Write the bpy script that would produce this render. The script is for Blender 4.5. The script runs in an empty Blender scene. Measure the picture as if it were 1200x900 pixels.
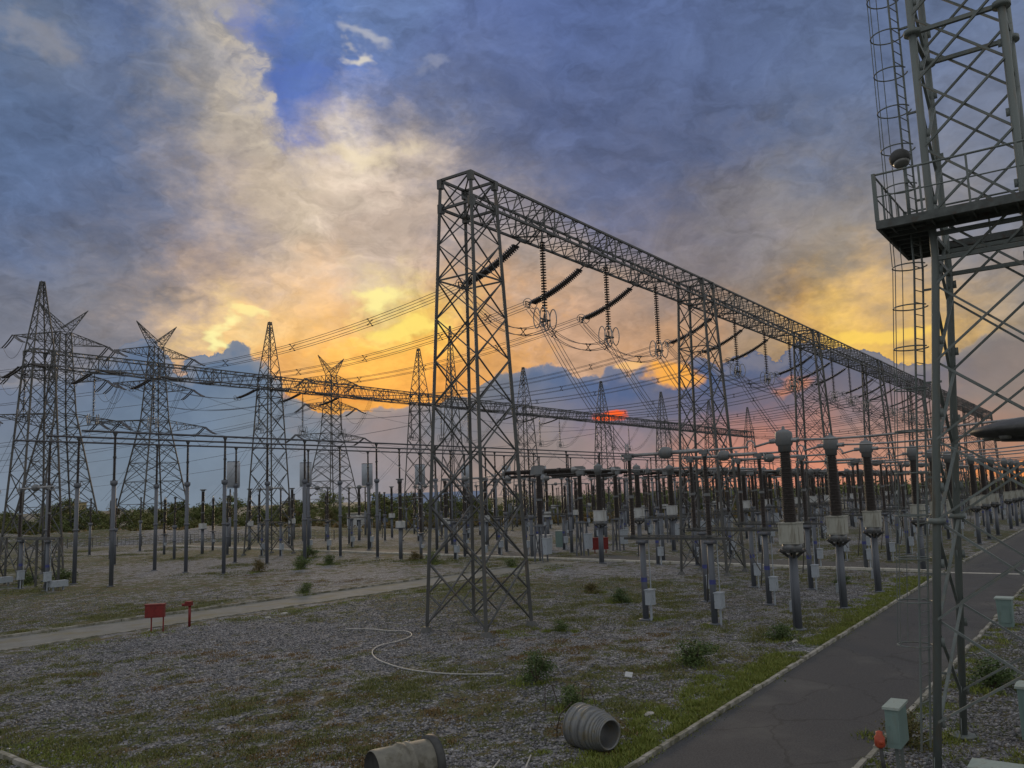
import bpy, bmesh, math, random
from mathutils import Vector, Matrix, Euler
import numpy as np
R = math.radians
PI = math.pi
random.seed(11)
rng = np.random.default_rng(5)
scene = bpy.context.scene
C = scene.collection

# ------------------------------------------------------------------ camera
# World X runs along the switchyard gantries, world Y runs across them.
EYE = 6.5
FPX = 981.69            # focal length in pixels of a 1200 px wide picture
PITCH, ROLL, YAW = 0.1322, 0.0336, 0.6261
cam_d = bpy.data.cameras.new('camera')
cam = bpy.data.objects.new('camera', cam_d)
C.objects.link(cam)
cam_d.sensor_width = 36.0
cam_d.lens = FPX / 1200 * 36
cam_d.clip_start = 0.1
cam_d.clip_end = 20000
cam.matrix_world = (Matrix.Translation((0, 0, EYE)) @ Matrix.Rotation(YAW - PI / 2, 4, 'Z')
                    @ Matrix.Rotation(PI / 2 + PITCH, 4, 'X') @ Matrix.Rotation(-ROLL, 4, 'Z'))
scene.camera = cam
scene.view_settings.view_transform = 'Standard'
scene.view_settings.look = 'None'
scene.view_settings.exposure = 0.12
scene.view_settings.gamma = 1.0
scene.render.resolution_x = 1024
scene.render.resolution_y = 768
FWD = Vector((math.cos(YAW), math.sin(YAW), 0))
RGT = Vector((math.sin(YAW), -math.cos(YAW), 0))


def view(x, d, z=0.0):
    """point x metres right of and d metres ahead of the viewpoint"""
    p = RGT * x + FWD * d
    return Vector((p.x, p.y, z))


def pix_dir(px, py):
    a, b = px - 600, py - 450
    cr, sr = math.cos(ROLL), math.sin(ROLL)
    X, Y = a * cr - b * sr, a * sr + b * cr
    c, s = math.cos(PITCH), math.sin(PITCH)
    return Vector((X / FPX, c + Y / FPX * s, s - Y / FPX * c))


def az_el(px, py):
    d = pix_dir(px, py)
    return math.degrees(math.atan2(d.x, d.y)), math.degrees(math.atan2(d.z, math.hypot(d.x, d.y)))


def in_view(u, v, z0, z1, m=60):
    """does any of the upright segment at u, v fall in the frame (with a margin)?"""
    x = u * RGT.x + v * RGT.y
    d = u * FWD.x + v * FWD.y
    if d < 5:
        return False
    X = FPX * x / d
    return -600 - m < X < 600 + m + 40


# ------------------------------------------------------------------ materials
def lin(c):
    return tuple(((x / 255) / 12.92 if x / 255 <= 0.04045 else ((x / 255 + 0.055) / 1.055) ** 2.4) for x in c)


def nodes_of(m):
    m.use_nodes = True
    return m.node_tree.nodes, m.node_tree.links


def mat(name, col, rough=0.6, metal=0.0, var=0.18, scale=6.0, col2=None, mix2=0.0, scale2=2.0, bump=0.0, bscale=40.0, spec=0.5,
        streak=False):
    """a principled material with soft colour variation and a second colour in stains"""
    m = bpy.data.materials.new(name)
    n, l = nodes_of(m)
    b = n['Principled BSDF']
    b.inputs['Roughness'].default_value = rough
    b.inputs['Metallic'].default_value = metal
    b.inputs['Specular IOR Level'].default_value = spec
    tc = n.new('ShaderNodeTexCoord')
    mp = n.new('ShaderNodeMapping')
    l.new(tc.outputs['Object'], mp.inputs[0])
    if streak:
        mp.inputs['Scale'].default_value = (1, 1, 0.15)
    nz = n.new('ShaderNodeTexNoise')
    nz.inputs['Scale'].default_value = scale
    nz.inputs['Detail'].default_value = 6
    l.new(mp.outputs[0], nz.inputs['Vector'])
    rp = n.new('ShaderNodeValToRGB')
    lo = tuple(max(0, x * (1 - var)) for x in col)
    hi = tuple(min(1, x * (1 + var)) for x in col)
    rp.color_ramp.elements[0].position = 0.3
    rp.color_ramp.elements[0].color = lo + (1,)
    rp.color_ramp.elements[1].position = 0.7
    rp.color_ramp.elements[1].color = hi + (1,)
    l.new(nz.outputs['Fac'], rp.inputs[0])
    out = rp.outputs[0]
    if col2:
        n2 = n.new('ShaderNodeTexNoise')
        n2.inputs['Scale'].default_value = scale2
        n2.inputs['Detail'].default_value = 8
        n2.inputs['Roughness'].default_value = 0.65
        l.new(mp.outputs[0], n2.inputs['Vector'])
        r2 = n.new('ShaderNodeMapRange')
        r2.inputs['From Min'].default_value = 0.62 - mix2 * 0.3
        r2.inputs['From Max'].default_value = 0.72 - mix2 * 0.2
        l.new(n2.outputs['Fac'], r2.inputs['Value'])
        mx = n.new('ShaderNodeMixRGB')
        l.new(r2.outputs[0], mx.inputs[0])
        l.new(out, mx.inputs[1])
        mx.inputs[2].default_value = tuple(col2) + (1,)
        out = mx.outputs[0]
    l.new(out, b.inputs['Base Color'])
    if bump:
        nb = n.new('ShaderNodeTexNoise')
        nb.inputs['Scale'].default_value = bscale
        nb.inputs['Detail'].default_value = 4
        l.new(tc.outputs['Object'], nb.inputs['Vector'])
        bp = n.new('ShaderNodeBump')
        bp.inputs['Strength'].default_value = bump
        bp.inputs['Distance'].default_value = 0.02
        l.new(nb.outputs['Fac'], bp.inputs['Height'])
        l.new(bp.outputs[0], b.inputs['Normal'])
    return m


M = {}
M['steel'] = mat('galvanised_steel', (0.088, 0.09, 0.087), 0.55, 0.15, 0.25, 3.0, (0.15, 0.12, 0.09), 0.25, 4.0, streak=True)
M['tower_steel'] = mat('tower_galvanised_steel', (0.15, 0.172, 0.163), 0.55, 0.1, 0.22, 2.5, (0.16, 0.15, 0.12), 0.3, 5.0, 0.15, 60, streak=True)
M['pipe_steel'] = mat('support_pipe_steel', (0.125, 0.138, 0.16), 0.55, 0.1, 0.2, 3.0, (0.14, 0.12, 0.12), 0.3, 3.0, streak=True)
M['dark_steel'] = mat('dark_weathered_steel', (0.06, 0.06, 0.058), 0.6, 0.2, 0.3, 5.0)
M['platform_steel'] = mat('platform_steel', (0.09, 0.10, 0.095), 0.6, 0.15, 0.3, 5.0, (0.08, 0.06, 0.045), 0.3, 4.0)
M['porcelain'] = mat('brown_glazed_porcelain', (0.042, 0.033, 0.029), 0.42, 0.0, 0.3, 8.0, (0.07, 0.06, 0.05), 0.3, 6.0)
M['disc'] = mat('grey_brown_insulator_discs', (0.06, 0.05, 0.045), 0.3, 0.0, 0.3, 8.0)
M['aluminium'] = mat('dull_aluminium_tube', (0.30, 0.30, 0.30), 0.45, 0.4, 0.15, 4.0, (0.25, 0.24, 0.23), 0.3, 3.0)
M['head'] = mat('weathered_grey_housing', (0.165, 0.175, 0.18), 0.5, 0.1, 0.15, 5.0, (0.18, 0.17, 0.16), 0.35, 5.0, streak=True)
M['wire'] = mat('stranded_conductor', (0.10, 0.10, 0.11), 0.5, 0.5, 0.1, 3.0)
M['cream_box'] = mat('cream_terminal_box', (0.40, 0.40, 0.345), 0.55, 0.0, 0.12, 4.0, (0.25, 0.235, 0.19), 0.35, 4.0, streak=True)
M['white_box'] = mat('white_terminal_box', (0.50, 0.51, 0.50), 0.5, 0.0, 0.1, 4.0, (0.34, 0.33, 0.30), 0.3, 3.0, streak=True)
M['grey_box'] = mat('pale_grey_drive_box', (0.36, 0.40, 0.44), 0.5, 0.0, 0.1, 5.0, (0.2, 0.2, 0.2), 0.2, 5.0)
M['teal_box'] = mat('pale_teal_cabinet_paint', (0.17, 0.25, 0.23), 0.55, 0.0, 0.1, 4.0, (0.16, 0.2, 0.17), 0.3, 4.0, streak=True)
M['pale_lid'] = mat('faded_cabinet_lid', (0.34, 0.40, 0.36), 0.6, 0.0, 0.12, 6.0, (0.25, 0.25, 0.2), 0.3, 6.0)
M['blue_band'] = mat('blue_phase_band', (0.05, 0.06, 0.22), 0.5)
M['red'] = mat('faded_red_paint', (0.20, 0.016, 0.013), 0.5, 0.0, 0.2, 6.0, (0.12, 0.012, 0.01), 0.3, 4.0)
M['orange_red'] = mat('orange_red_cap', (0.42, 0.07, 0.03), 0.5, 0.0, 0.2, 9.0)
M['black'] = mat('black_rubber', (0.02, 0.02, 0.02), 0.7)
M['concrete'] = mat('weathered_concrete', (0.34, 0.325, 0.285), 0.85, 0.0, 0.25, 3.0, (0.13, 0.125, 0.08), 0.6, 1.4, 0.4, 30)
M['pale_concrete'] = mat('pale_bare_concrete', (0.52, 0.50, 0.44), 0.85, 0.0, 0.18, 2.0, (0.28, 0.26, 0.2), 0.4, 2.0, 0.3, 30)
M['drum'] = mat('trap_drum_paint', (0.36, 0.39, 0.43), 0.5, 0.1, 0.1, 2.0)
M['path'] = mat('old_concrete_path', (0.165, 0.168, 0.158), 0.9, 0.0, 0.2, 0.8, (0.15, 0.14, 0.09), 0.45, 0.5, 0.4, 20)
M['pipe_shell'] = mat('aged_ribbed_metal', (0.20, 0.205, 0.205), 0.5, 0.3, 0.22, 4.0, (0.2, 0.18, 0.13), 0.4, 4.0, 0.2, 40)
M['drum_shell'] = mat('dull_olive_grey_shell', (0.19, 0.18, 0.145), 0.65, 0.0, 0.22, 4.0, (0.11, 0.10, 0.07), 0.4, 3.0, 0.2, 40)
M['white_pipe'] = mat('grey_white_hose', (0.34, 0.34, 0.33), 0.6, 0.0, 0.2, 5.0)
M['stone'] = mat('rubble_stone', (0.40, 0.38, 0.35), 0.9, 0.0, 0.25, 6.0)
M['blue_roof'] = mat('faded_blue_roof_sheet', (0.23, 0.28, 0.40), 0.6, 0.0, 0.1, 0.3)
M['pale_wall'] = mat('pale_plaster_wall', (0.52, 0.50, 0.44), 0.9, 0.0, 0.1, 0.5)
M['ochre_wall'] = mat('ochre_plaster_wall', (0.45, 0.36, 0.18), 0.9, 0.0, 0.1, 0.5)
M['window'] = mat('dark_window_glass', (0.02, 0.025, 0.03), 0.1)
M['bark'] = mat('grey_brown_bark', (0.09, 0.07, 0.05), 0.9, 0.0, 0.3, 8.0)
M['lens'] = mat('unlit_lamp_glass', (0.2, 0.2, 0.19), 0.3)
M['weathered_wood'] = mat('rusty_rebar', (0.07, 0.05, 0.04), 0.8)


def leaf_mat(name, c1, c2, c3):
    m = bpy.data.materials.new(name)
    n, l = nodes_of(m)
    b = n['Principled BSDF']
    b.inputs['Roughness'].default_value = 0.65
    g = n.new('ShaderNodeNewGeometry')
    oi = n.new('ShaderNodeObjectInfo')
    ad = n.new('ShaderNodeMath')
    ad.operation = 'MULTIPLY_ADD'
    l.new(oi.outputs['Random'], ad.inputs[0])
    ad.inputs[1].default_value = 0.45
    sc = n.new('ShaderNodeMath')
    sc.operation = 'MULTIPLY'
    sc.inputs[1].default_value = 0.55
    l.new(g.outputs['Random Per Island'], sc.inputs[0])
    l.new(sc.outputs[0], ad.inputs[2])
    rp = n.new('ShaderNodeValToRGB')
    e = rp.color_ramp.elements
    e[0].position, e[0].color = 0.1, c1 + (1,)
    e[1].position, e[1].color = 0.9, c3 + (1,)
    k = e.new(0.5)
    k.color = c2 + (1,)
    l.new(ad.outputs[0], rp.inputs[0])
    l.new(rp.outputs[0], b.inputs['Base Color'])
    return m


M['leaf'] = leaf_mat('dark_tree_leaves', (0.075, 0.095, 0.022), (0.12, 0.15, 0.034), (0.19, 0.17, 0.05))
M['leaf_brown'] = leaf_mat('browning_scrub_leaves', (0.07, 0.075, 0.018), (0.13, 0.11, 0.03), (0.22, 0.12, 0.04))
M['bush'] = leaf_mat('shrub_leaves', (0.05, 0.085, 0.02), (0.08, 0.125, 0.03), (0.14, 0.17, 0.05))
M['grass'] = leaf_mat('mixed_grass_blades', (0.075, 0.095, 0.022), (0.13, 0.145, 0.036), (0.21, 0.18, 0.06))
M['grass_dry'] = leaf_mat('dry_brown_grass', (0.12, 0.085, 0.028), (0.20, 0.12, 0.042), (0.24, 0.17, 0.07))
M['grass_green'] = leaf_mat('fresh_green_grass', (0.09, 0.125, 0.015), (0.15, 0.195, 0.025), (0.23, 0.23, 0.045))


def ground_mat():
    m = bpy.data.materials.new('gravel_with_moss')
    n, l = nodes_of(m)
    b = n['Principled BSDF']
    b.inputs['Roughness'].default_value = 0.9
    b.inputs['Specular IOR Level'].default_value = 0.2
    tc = n.new('ShaderNodeTexCoord')
    P = tc.outputs['Object']

    def noise(s, d=5, r=0.55, dist=0.0, vec=P):
        k = n.new('ShaderNodeTexNoise')
        k.inputs['Scale'].default_value = s
        k.inputs['Detail'].default_value = d
        k.inputs['Roughness'].default_value = r
        k.inputs['Distortion'].default_value = dist
        l.new(vec, k.inputs['Vector'])
        return k.outputs['Fac']

    def rng_(x, a, b_, c=0.0, d=1.0):
        k = n.new('ShaderNodeMapRange')
        for i, v in zip(('From Min', 'From Max', 'To Min', 'To Max'), (a, b_, c, d)):
            k.inputs[i].default_value = v
        l.new(x, k.inputs['Value'])
        return k.outputs[0]

    def mix(f, a, b_, t='MIX'):
        k = n.new('ShaderNodeMixRGB')
        k.blend_type = t
        for i, v in ((0, f), (1, a), (2, b_)):
            if isinstance(v, (tuple, float, int)):
                k.inputs[i].default_value = v if i == 0 else tuple(v) + (1,)
            else:
                l.new(v, k.inputs[i])
        return k.outputs[0]

    def mth(op, a, b_):
        k = n.new('ShaderNodeMath')
        k.operation = op
        for i, v in ((0, a), (1, b_)):
            if isinstance(v, (float, int)):
                k.inputs[i].default_value = v
            else:
                l.new(v, k.inputs[i])
        return k.outputs[0]

    # pebbles: one value per voronoi cell, two sizes
    cols = []
    for s in (10.0, 22.0):
        vo = n.new('ShaderNodeTexVoronoi')
        vo.inputs['Scale'].default_value = s
        l.new(P, vo.inputs['Vector'])
        rp = n.new('ShaderNodeValToRGB')
        rp.color_ramp.interpolation = 'CONSTANT'
        e = rp.color_ramp.elements
        vals = [(0.0, (0.035, 0.035, 0.038)), (0.18, (0.10, 0.10, 0.107)), (0.38, (0.19, 0.188, 0.198)), (0.62, (0.25, 0.245, 0.257)),
                (0.82, (0.30, 0.295, 0.30)), (0.95, (0.58, 0.58, 0.59))]
        e[0].position, e[0].color = 0, vals[0][1] + (1,)
        e[1].position, e[1].color = vals[1][0], vals[1][1] + (1,)
        for p, c in vals[2:]:
            q = e.new(p)
            q.color = c + (1,)
        sp = n.new('ShaderNodeSeparateColor')
        l.new(vo.outputs['Color'], sp.inputs[0])
        l.new(sp.outputs[0], rp.inputs[0])
        cols.append((rp.outputs[0], vo.outputs['Distance']))
    gravel = mix(0.42, cols[0][0], cols[1][0])
    # soil and broad tone drift
    gravel = mix(rng_(noise(0.09, 6, 0.6), 0.35, 0.7, 0.0, 0.3), gravel, (0.19, 0.188, 0.198))
    gravel = mix(rng_(noise(0.5, 6, 0.65), 0.5, 0.72, 0.0, 0.4), gravel, (0.13, 0.12, 0.11))
    # moss and creeping weeds, in patches within broad areas
    area = rng_(noise(0.045, 3, 0.5), 0.36, 0.62)
    patch = noise(1.05, 10, 0.72, 0.7)
    fine = noise(3.2, 6, 0.7)
    tot = mth('ADD', mth('ADD', patch, mth('MULTIPLY', fine, 0.28)), mth('MULTIPLY', area, 0.14))
    mask = rng_(tot, 0.685, 0.725, 0.0, 0.92)
    mosscol = mix(rng_(noise(0.6, 6, 0.65), 0.44, 0.6), (0.07, 0.092, 0.022), (0.13, 0.086, 0.033))
    mosscol = mix(rng_(noise(9.0, 5, 0.7), 0.3, 0.7), mosscol, (0.034, 0.042, 0.014))
    out = mix(mask, gravel, mosscol)
    l.new(out, b.inputs['Base Color'])
    bp = n.new('ShaderNodeBump')
    bp.inputs['Strength'].default_value = 0.8
    bp.inputs['Distance'].default_value = 0.03
    h = mth('ADD', mth('MULTIPLY', cols[0][1], -1.0), mth('MULTIPLY', fine, 0.8))
    l.new(h, bp.inputs['Height'])
    l.new(bp.outputs[0], b.inputs['Normal'])
    return m


def asphalt_mat():
    m = mat('worn_asphalt', (0.056, 0.055, 0.057), 0.85, 0.0, 0.35, 22.0, (0.085, 0.083, 0.080), 0.3, 0.25, 0.5, 60)
    n, l = nodes_of(m)
    b = n['Principled BSDF']
    old = b.inputs['Base Color'].links[0].from_socket
    tc = n.new('ShaderNodeTexCoord')
    wn = n.new('ShaderNodeTexNoise')
    wn.inputs['Scale'].default_value = 1.2
    wn.inputs['Detail'].default_value = 6
    l.new(tc.outputs['Object'], wn.inputs['Vector'])
    ad = n.new('ShaderNodeVectorMath')
    ad.operation = 'MULTIPLY_ADD'
    l.new(wn.outputs['Color'], ad.inputs[0])
    ad.inputs[1].default_value = (1.1, 1.1, 0)
    l.new(tc.outputs['Object'], ad.inputs[2])
    vo = n.new('ShaderNodeTexVoronoi')
    vo.feature = 'DISTANCE_TO_EDGE'
    vo.inputs['Scale'].default_value = 0.28
    l.new(ad.outputs[0], vo.inputs['Vector'])
    r1 = n.new('ShaderNodeMapRange')
    r1.inputs['From Min'].default_value = 0.004
    r1.inputs['From Max'].default_value = 0.014
    r1.inputs['To Min'].default_value = 0.55
    r1.inputs['To Max'].default_value = 0.0
    l.new(vo.outputs['Distance'], r1.inputs['Value'])
    mx = n.new('ShaderNodeMixRGB')
    l.new(r1.outputs[0], mx.inputs[0])
    l.new(old, mx.inputs[1])
    mx.inputs[2].default_value = (0.022, 0.022, 0.02, 1)
    # dust and grit gathered along both edges
    sp = n.new('ShaderNodeSeparateXYZ')
    l.new(ad.outputs[0], sp.inputs[0])
    d = n.new('ShaderNodeMath')
    d.operation = 'SUBTRACT'
    l.new(sp.outputs[1], d.inputs[0])
    d.inputs[1].default_value = 8.65
    a = n.new('ShaderNodeMath')
    a.operation = 'ABSOLUTE'
    l.new(d.outputs[0], a.inputs[0])
    r2 = n.new('ShaderNodeMapRange')
    r2.interpolation_type = 'SMOOTHSTEP'
    r2.inputs['From Min'].default_value = 1.7
    r2.inputs['From Max'].default_value = 2.9
    r2.inputs['To Max'].default_value = 0.6
    l.new(a.outputs[0], r2.inputs['Value'])
    m2 = n.new('ShaderNodeMixRGB')
    l.new(r2.outputs[0], m2.inputs[0])
    l.new(mx.outputs[0], m2.inputs[1])
    m2.inputs[2].default_value = (0.10, 0.095, 0.08, 1)
    l.new(m2.outputs[0], b.inputs['Base Color'])
    return m


M['ground'] = ground_mat()
M['asphalt'] = asphalt_mat()


# ------------------------------------------------------------------ mesh helpers
class MB:
    def __init__(s):
        s.v, s.f = [], []

    def quad(s, *p):
        i = len(s.v)
        s.v += [tuple(q) for q in p]
        s.f.append(tuple(range(i, i + len(p))))

    def box(s, c, d, rz=0.0, top=1.0):
        """box centred at c with full sizes d; top = scale of the upper face"""
        i = len(s.v)
        ca, sa = math.cos(rz), math.sin(rz)
        for z, k in ((-.5, 1.0), (.5, top)):
            for x, y in ((-.5, -.5), (.5, -.5), (.5, .5), (-.5, .5)):
                X, Y = x * d[0] * k, y * d[1] * k
                s.v.append((c[0] + X * ca - Y * sa, c[1] + X * sa + Y * ca, c[2] + z * d[2]))
        for q in ((0, 3, 2, 1), (4, 5, 6, 7), (0, 1, 5, 4), (1, 2, 6, 5), (2, 3, 7, 6), (3, 0, 4, 7)):
            s.f.append(tuple(i + k for k in q))
        return s

    def bar(s, p, q, w, h=None, caps=True):
        p, q = Vector(p), Vector(q)
        h = h or w
        d = (q - p)
        if d.length < 1e-6:
            return s
        d.normalize()
        a = d.cross(Vector((0, 0, 1)))
        if a.length < 1e-3:
            a = Vector((1, 0, 0))
        a.normalize()
        b = d.cross(a)
        i = len(s.v)
        for o in (p, q):
            for x, y in ((-1, -1), (1, -1), (1, 1), (-1, 1)):
                s.v.append(tuple(o + a * (x * w / 2) + b * (y * h / 2)))
        for k in range(4):
            j = (k + 1) % 4
            s.f.append((i + k, i + j, i + 4 + j, i + 4 + k))
        if caps:
            s.f.append((i + 3, i + 2, i + 1, i))
            s.f.append((i + 4, i + 5, i + 6, i + 7))
        return s

    def tube(s, pts, r, n=6, closed=False, caps=True):
        pts = [Vector(p) for p in pts]
        N = len(pts)
        rs = r if isinstance(r, (list, tuple)) else [r] * N
        base = len(s.v)
        ref = None
        for k in range(N):
            if closed:
                t = pts[(k + 1) % N] - pts[k - 1]
            else:
                t = pts[min(k + 1, N - 1)] - pts[max(k - 1, 0)]
            t.normalize()
            if ref is None:
                ref = t.cross(Vector((0, 0, 1)))
                if ref.length < 1e-3:
                    ref = Vector((1, 0, 0))
            ref = ref - t * ref.dot(t)
            if ref.length < 1e-6:
                ref = t.orthogonal()
            ref.normalize()
            b = t.cross(ref)
            for j in range(n):
                a = 2 * PI * j / n
                s.v.append(tuple(pts[k] + ref * (rs[k] * math.cos(a)) + b * (rs[k] * math.sin(a))))
        M_ = N if closed else N - 1
        for k in range(M_):
            k2 = (k + 1) % N
            for j in range(n):
                j2 = (j + 1) % n
                s.f.append((base + k * n + j, base + k * n + j2, base + k2 * n + j2, base + k2 * n + j))
        if caps and not closed:
            s.f.append(tuple(base + j for j in reversed(range(n))))
            s.f.append(tuple(base + (N - 1) * n + j for j in range(n)))
        return s

    def lathe(s, prof, n=12, o=(0, 0, 0), ax=(0, 0, 1), caps=True):
        o, ax = Vector(o), Vector(ax).normalized()
        a = ax.orthogonal().normalized()
        b = ax.cross(a)
        base = len(s.v)
        for r, z in prof:
            for j in range(n):
                t = 2 * PI * j / n
                s.v.append(tuple(o + ax * z + a * (r * math.cos(t)) + b * (r * math.sin(t))))
        for k in range(len(prof) - 1):
            for j in range(n):
                j2 = (j + 1) % n
                s.f.append((base + k * n + j, base + k * n + j2, base + (k + 1) * n + j2, base + (k + 1) * n + j))
        if caps:
            s.f.append(tuple(base + j for j in reversed(range(n))))
            s.f.append(tuple(base + (len(prof) - 1) * n + j for j in range(n)))
        return s

    def second(s):
        """faces added from here on take the second material"""
        s.m2 = len(s.f)

    def build(s, name, m, parent=None, smooth=False, m2=None):
        me = bpy.data.meshes.new(name)
        me.from_pydata(s.v, [], s.f)
        me.materials.append(m)
        if m2:
            me.materials.append(m2)
            me.polygons.foreach_set('material_index', [int(i >= s.m2) for i in range(len(s.f))])
        if smooth:
            me.polygons.foreach_set('use_smooth', [True] * len(me.polygons))
        me.update()
        o = bpy.data.objects.new(name, me)
        C.objects.link(o)
        if parent:
            o.parent = parent
        return o


def thing(name, label, cat, loc=(0, 0, 0), rz=0.0, group=None):
    o = bpy.data.objects.new(name, None)
    o.empty_display_size = 0.3
    C.objects.link(o)
    o.location = loc
    o.rotation_euler = (0, 0, rz)
    tag(o, label, cat, group)
    return o


def tag(o, label, cat, group=None):
    o['label'] = label
    o['category'] = cat
    if group:
        o['group'] = group
    return o


def kind(o, k):
    o['kind'] = k
    return o


KIDS = {}


def dup(root, loc, rz=None, label=None, group=None):
    """a copy of a thing with copies of its parts and sub-parts (mesh data shared)"""
    def rec(o, par):
        c = o.copy()
        C.objects.link(c)
        c.parent = par
        ks = KIDS.get(o.name)
        if ks is None:
            ks = KIDS[o.name] = list(o.children)
        for k in ks:
            rec(k, c)
        return c
    r = rec(root, None)
    r.location = loc
    if rz is not None:
        r.rotation_euler = (0, 0, rz)
    if label:
        r['label'] = label
    if group:
        r['group'] = group
    return r


ORD = ['first', 'second', 'third', 'fourth', 'fifth', 'sixth', 'seventh', 'eighth', 'ninth', 'tenth', 'eleventh', 'twelfth',
       'thirteenth', 'fourteenth', 'fifteenth', 'sixteenth', 'seventeenth', 'eighteenth', 'nineteenth', 'twentieth',
       'twenty-first', 'twenty-second', 'twenty-third', 'twenty-fourth']


# ------------------------------------------------------------------ lattice helpers
def column_shape(w0, w1, h, leg, br, panel=1.15, z_top=None, peak=None, n_low=True):
    """four corner legs and bracing of a tapered lattice column. returns list of leg MBs and a bracing MB"""
    legs = []
    W = lambda z: w0 + (w1 - w0) * min(z, h) / h if not peak or z <= h else w1 + (peak[1] - w1) * (z - h) / (peak[0] - h)
    H = peak[0] if peak else h
    for sx, sy in ((-1, -1), (1, -1), (1, 1), (-1, 1)):
        m = MB()
        m.bar((sx * w0 / 2, sy * w0 / 2, 0.0), (sx * w1 / 2, sy * w1 / 2, h), leg)
        if peak:
            m.bar((sx * w1 / 2, sy * w1 / 2, h), (sx * peak[1] / 2, sy * peak[1] / 2, peak[0]), leg * 0.7)
        m.box((sx * w0 / 2, sy * w0 / 2, 0.12), (leg * 3.0, leg * 3.0, 0.24), top=0.5)
        legs.append(m)
    b = MB()
    zs = [0.35]
    while zs[-1] < H - 0.6:
        zs.append(zs[-1] + max(W(zs[-1]) * panel, 0.55))
    k = (H - 0.05 - zs[0]) / (zs[-1] - zs[0])
    zs = [zs[0] + (z - zs[0]) * k for z in zs]
    cs = ((-1, -1), (1, -1), (1, 1), (-1, 1))
    for i in range(len(zs) - 1):
        za, zb = zs[i], zs[i + 1]
        wa, wb = W(za) / 2, W(zb) / 2
        t = br * (1.15 if za < h * 0.35 else 1.0) * (0.7 if za > h else 1)
        for f in range(4):
            (ax, ay), (bx, by) = cs[f], cs[(f + 1) % 4]
            nx, ny = (ax + bx) / 2 * t * 0.5, (ay + by) / 2 * t * 0.5
            b.bar((ax * wa + nx, ay * wa + ny, za), (bx * wb + nx, by * wb + ny, zb), t, t * .6, False)
            b.bar((bx * wa - nx * .2, by * wa - ny * .2, za), (ax * wb - nx * .2, ay * wb - ny * .2, zb), t, t * .6, False)
            if i == 0 and n_low:      # stiffeners inside the lowest panel
                zm = (za + zb) / 2
                wm = W(zm) / 2
                for (px, py), (qx, qy) in (((ax, ay), (bx, by)), ((bx, by), (ax, ay))):
                    mx_, my_ = px * .74 + qx * .26, py * .74 + qy * .26
                    b.bar((px * wm, py * wm, zm), (mx_ * wm, my_ * wm, za + (zb - za) * .26), t * .7, t * .5, False)
                    b.bar((px * wm, py * wm, zm), (mx_ * wm, my_ * wm, za + (zb - za) * .74), t * .7, t * .5, False)
        if i % 7 == 6 or i == len(zs) - 2:
            for f in range(4):
                (ax, ay), (bx, by) = cs[f], cs[(f + 1) % 4]
                b.bar((ax * wb, ay * wb, zb), (bx * wb, by * wb, zb), t, t, False)
    return legs, b


def beam_shape(x0, x1, w, z1, z0, chord, br, step=1.45, heavy=()):
    """box lattice beam along x between heights z0 and z1. returns four chord MBs and a lacing MB"""
    ch = []
    for sy, z in ((-1, z1), (1, z1), (-1, z0), (1, z0)):
        ch.append(MB().bar((x0, sy * w / 2, z), (x1, sy * w / 2, z), chord))
    b = MB()
    n = max(2, round((x1 - x0) / step))
    xs = [x0 + (x1 - x0) * i / n for i in range(n + 1)]
    for i in range(n):
        a, c = xs[i], xs[i + 1]
        m = (a + c) / 2
        for sy in (-1, 1):
            y = sy * w / 2
            b.bar((a, y, z0), (m, y, z1), br, br * .7, False)
            b.bar((m, y, z1), (c, y, z0), br, br * .7, False)
        for z in (z0, z1):
            b.bar((a, -w / 2, z), (c, w / 2, z), br * .8, br * .6, False)
            b.bar((a, w / 2, z), (a, -w / 2, z), br * .8, br * .8, False)
            if i % 2:
                b.bar((a, w / 2, z), (c, -w / 2, z), br * .8, br * .6, False)
    for hx in heavy:
        for d in (-0.55, 0.55):
            x = hx + d
            b.bar((x, -w / 2, z0), (x, w / 2, z1), br * 1.2, br, False)
            b.bar((x, w / 2, z0), (x, -w / 2, z1), br * 1.2, br, False)
            for sy in (-1, 1):
                b.bar((x, sy * w / 2, z0), (x, sy * w / 2, z1), br * 1.4, br, False)
        b.bar((hx - .9, -w / 2, z0 + .003), (hx + .9, w / 2, z0 + .003), br * 1.1, br, False)
        b.bar((hx + .9, -w / 2, z0 + .003), (hx - .9, w / 2, z0 + .003), br * 1.1, br, False)
        b.box((hx, w / 2 - .02, z0), (.9, .12, .22))
        b.box((hx, -w / 2 + .02, z0), (.5, .12, .2))
    return ch, b


# ------------------------------------------------------------------ yard plan
U1, V1, BAY, HG = 33.5, 26.7, 29.3, 23.17     # near gantry
U2, V2 = 41.0, 90.5                            # far gantry
WT, BD = 2.04, 1.6
NB = 7
PH = [39.8, 47.1, 54.2]                        # conductor phases of the first bay (x)
GP = [39.3, 47.0, 54.7]                        # ground equipment phases of the first bay
BAYW = ['first', 'second', 'third', 'fourth', 'fifth', 'sixth', 'seventh', 'eighth', 'ninth']
POS = ['nearest', 'middle', 'farthest']


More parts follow.
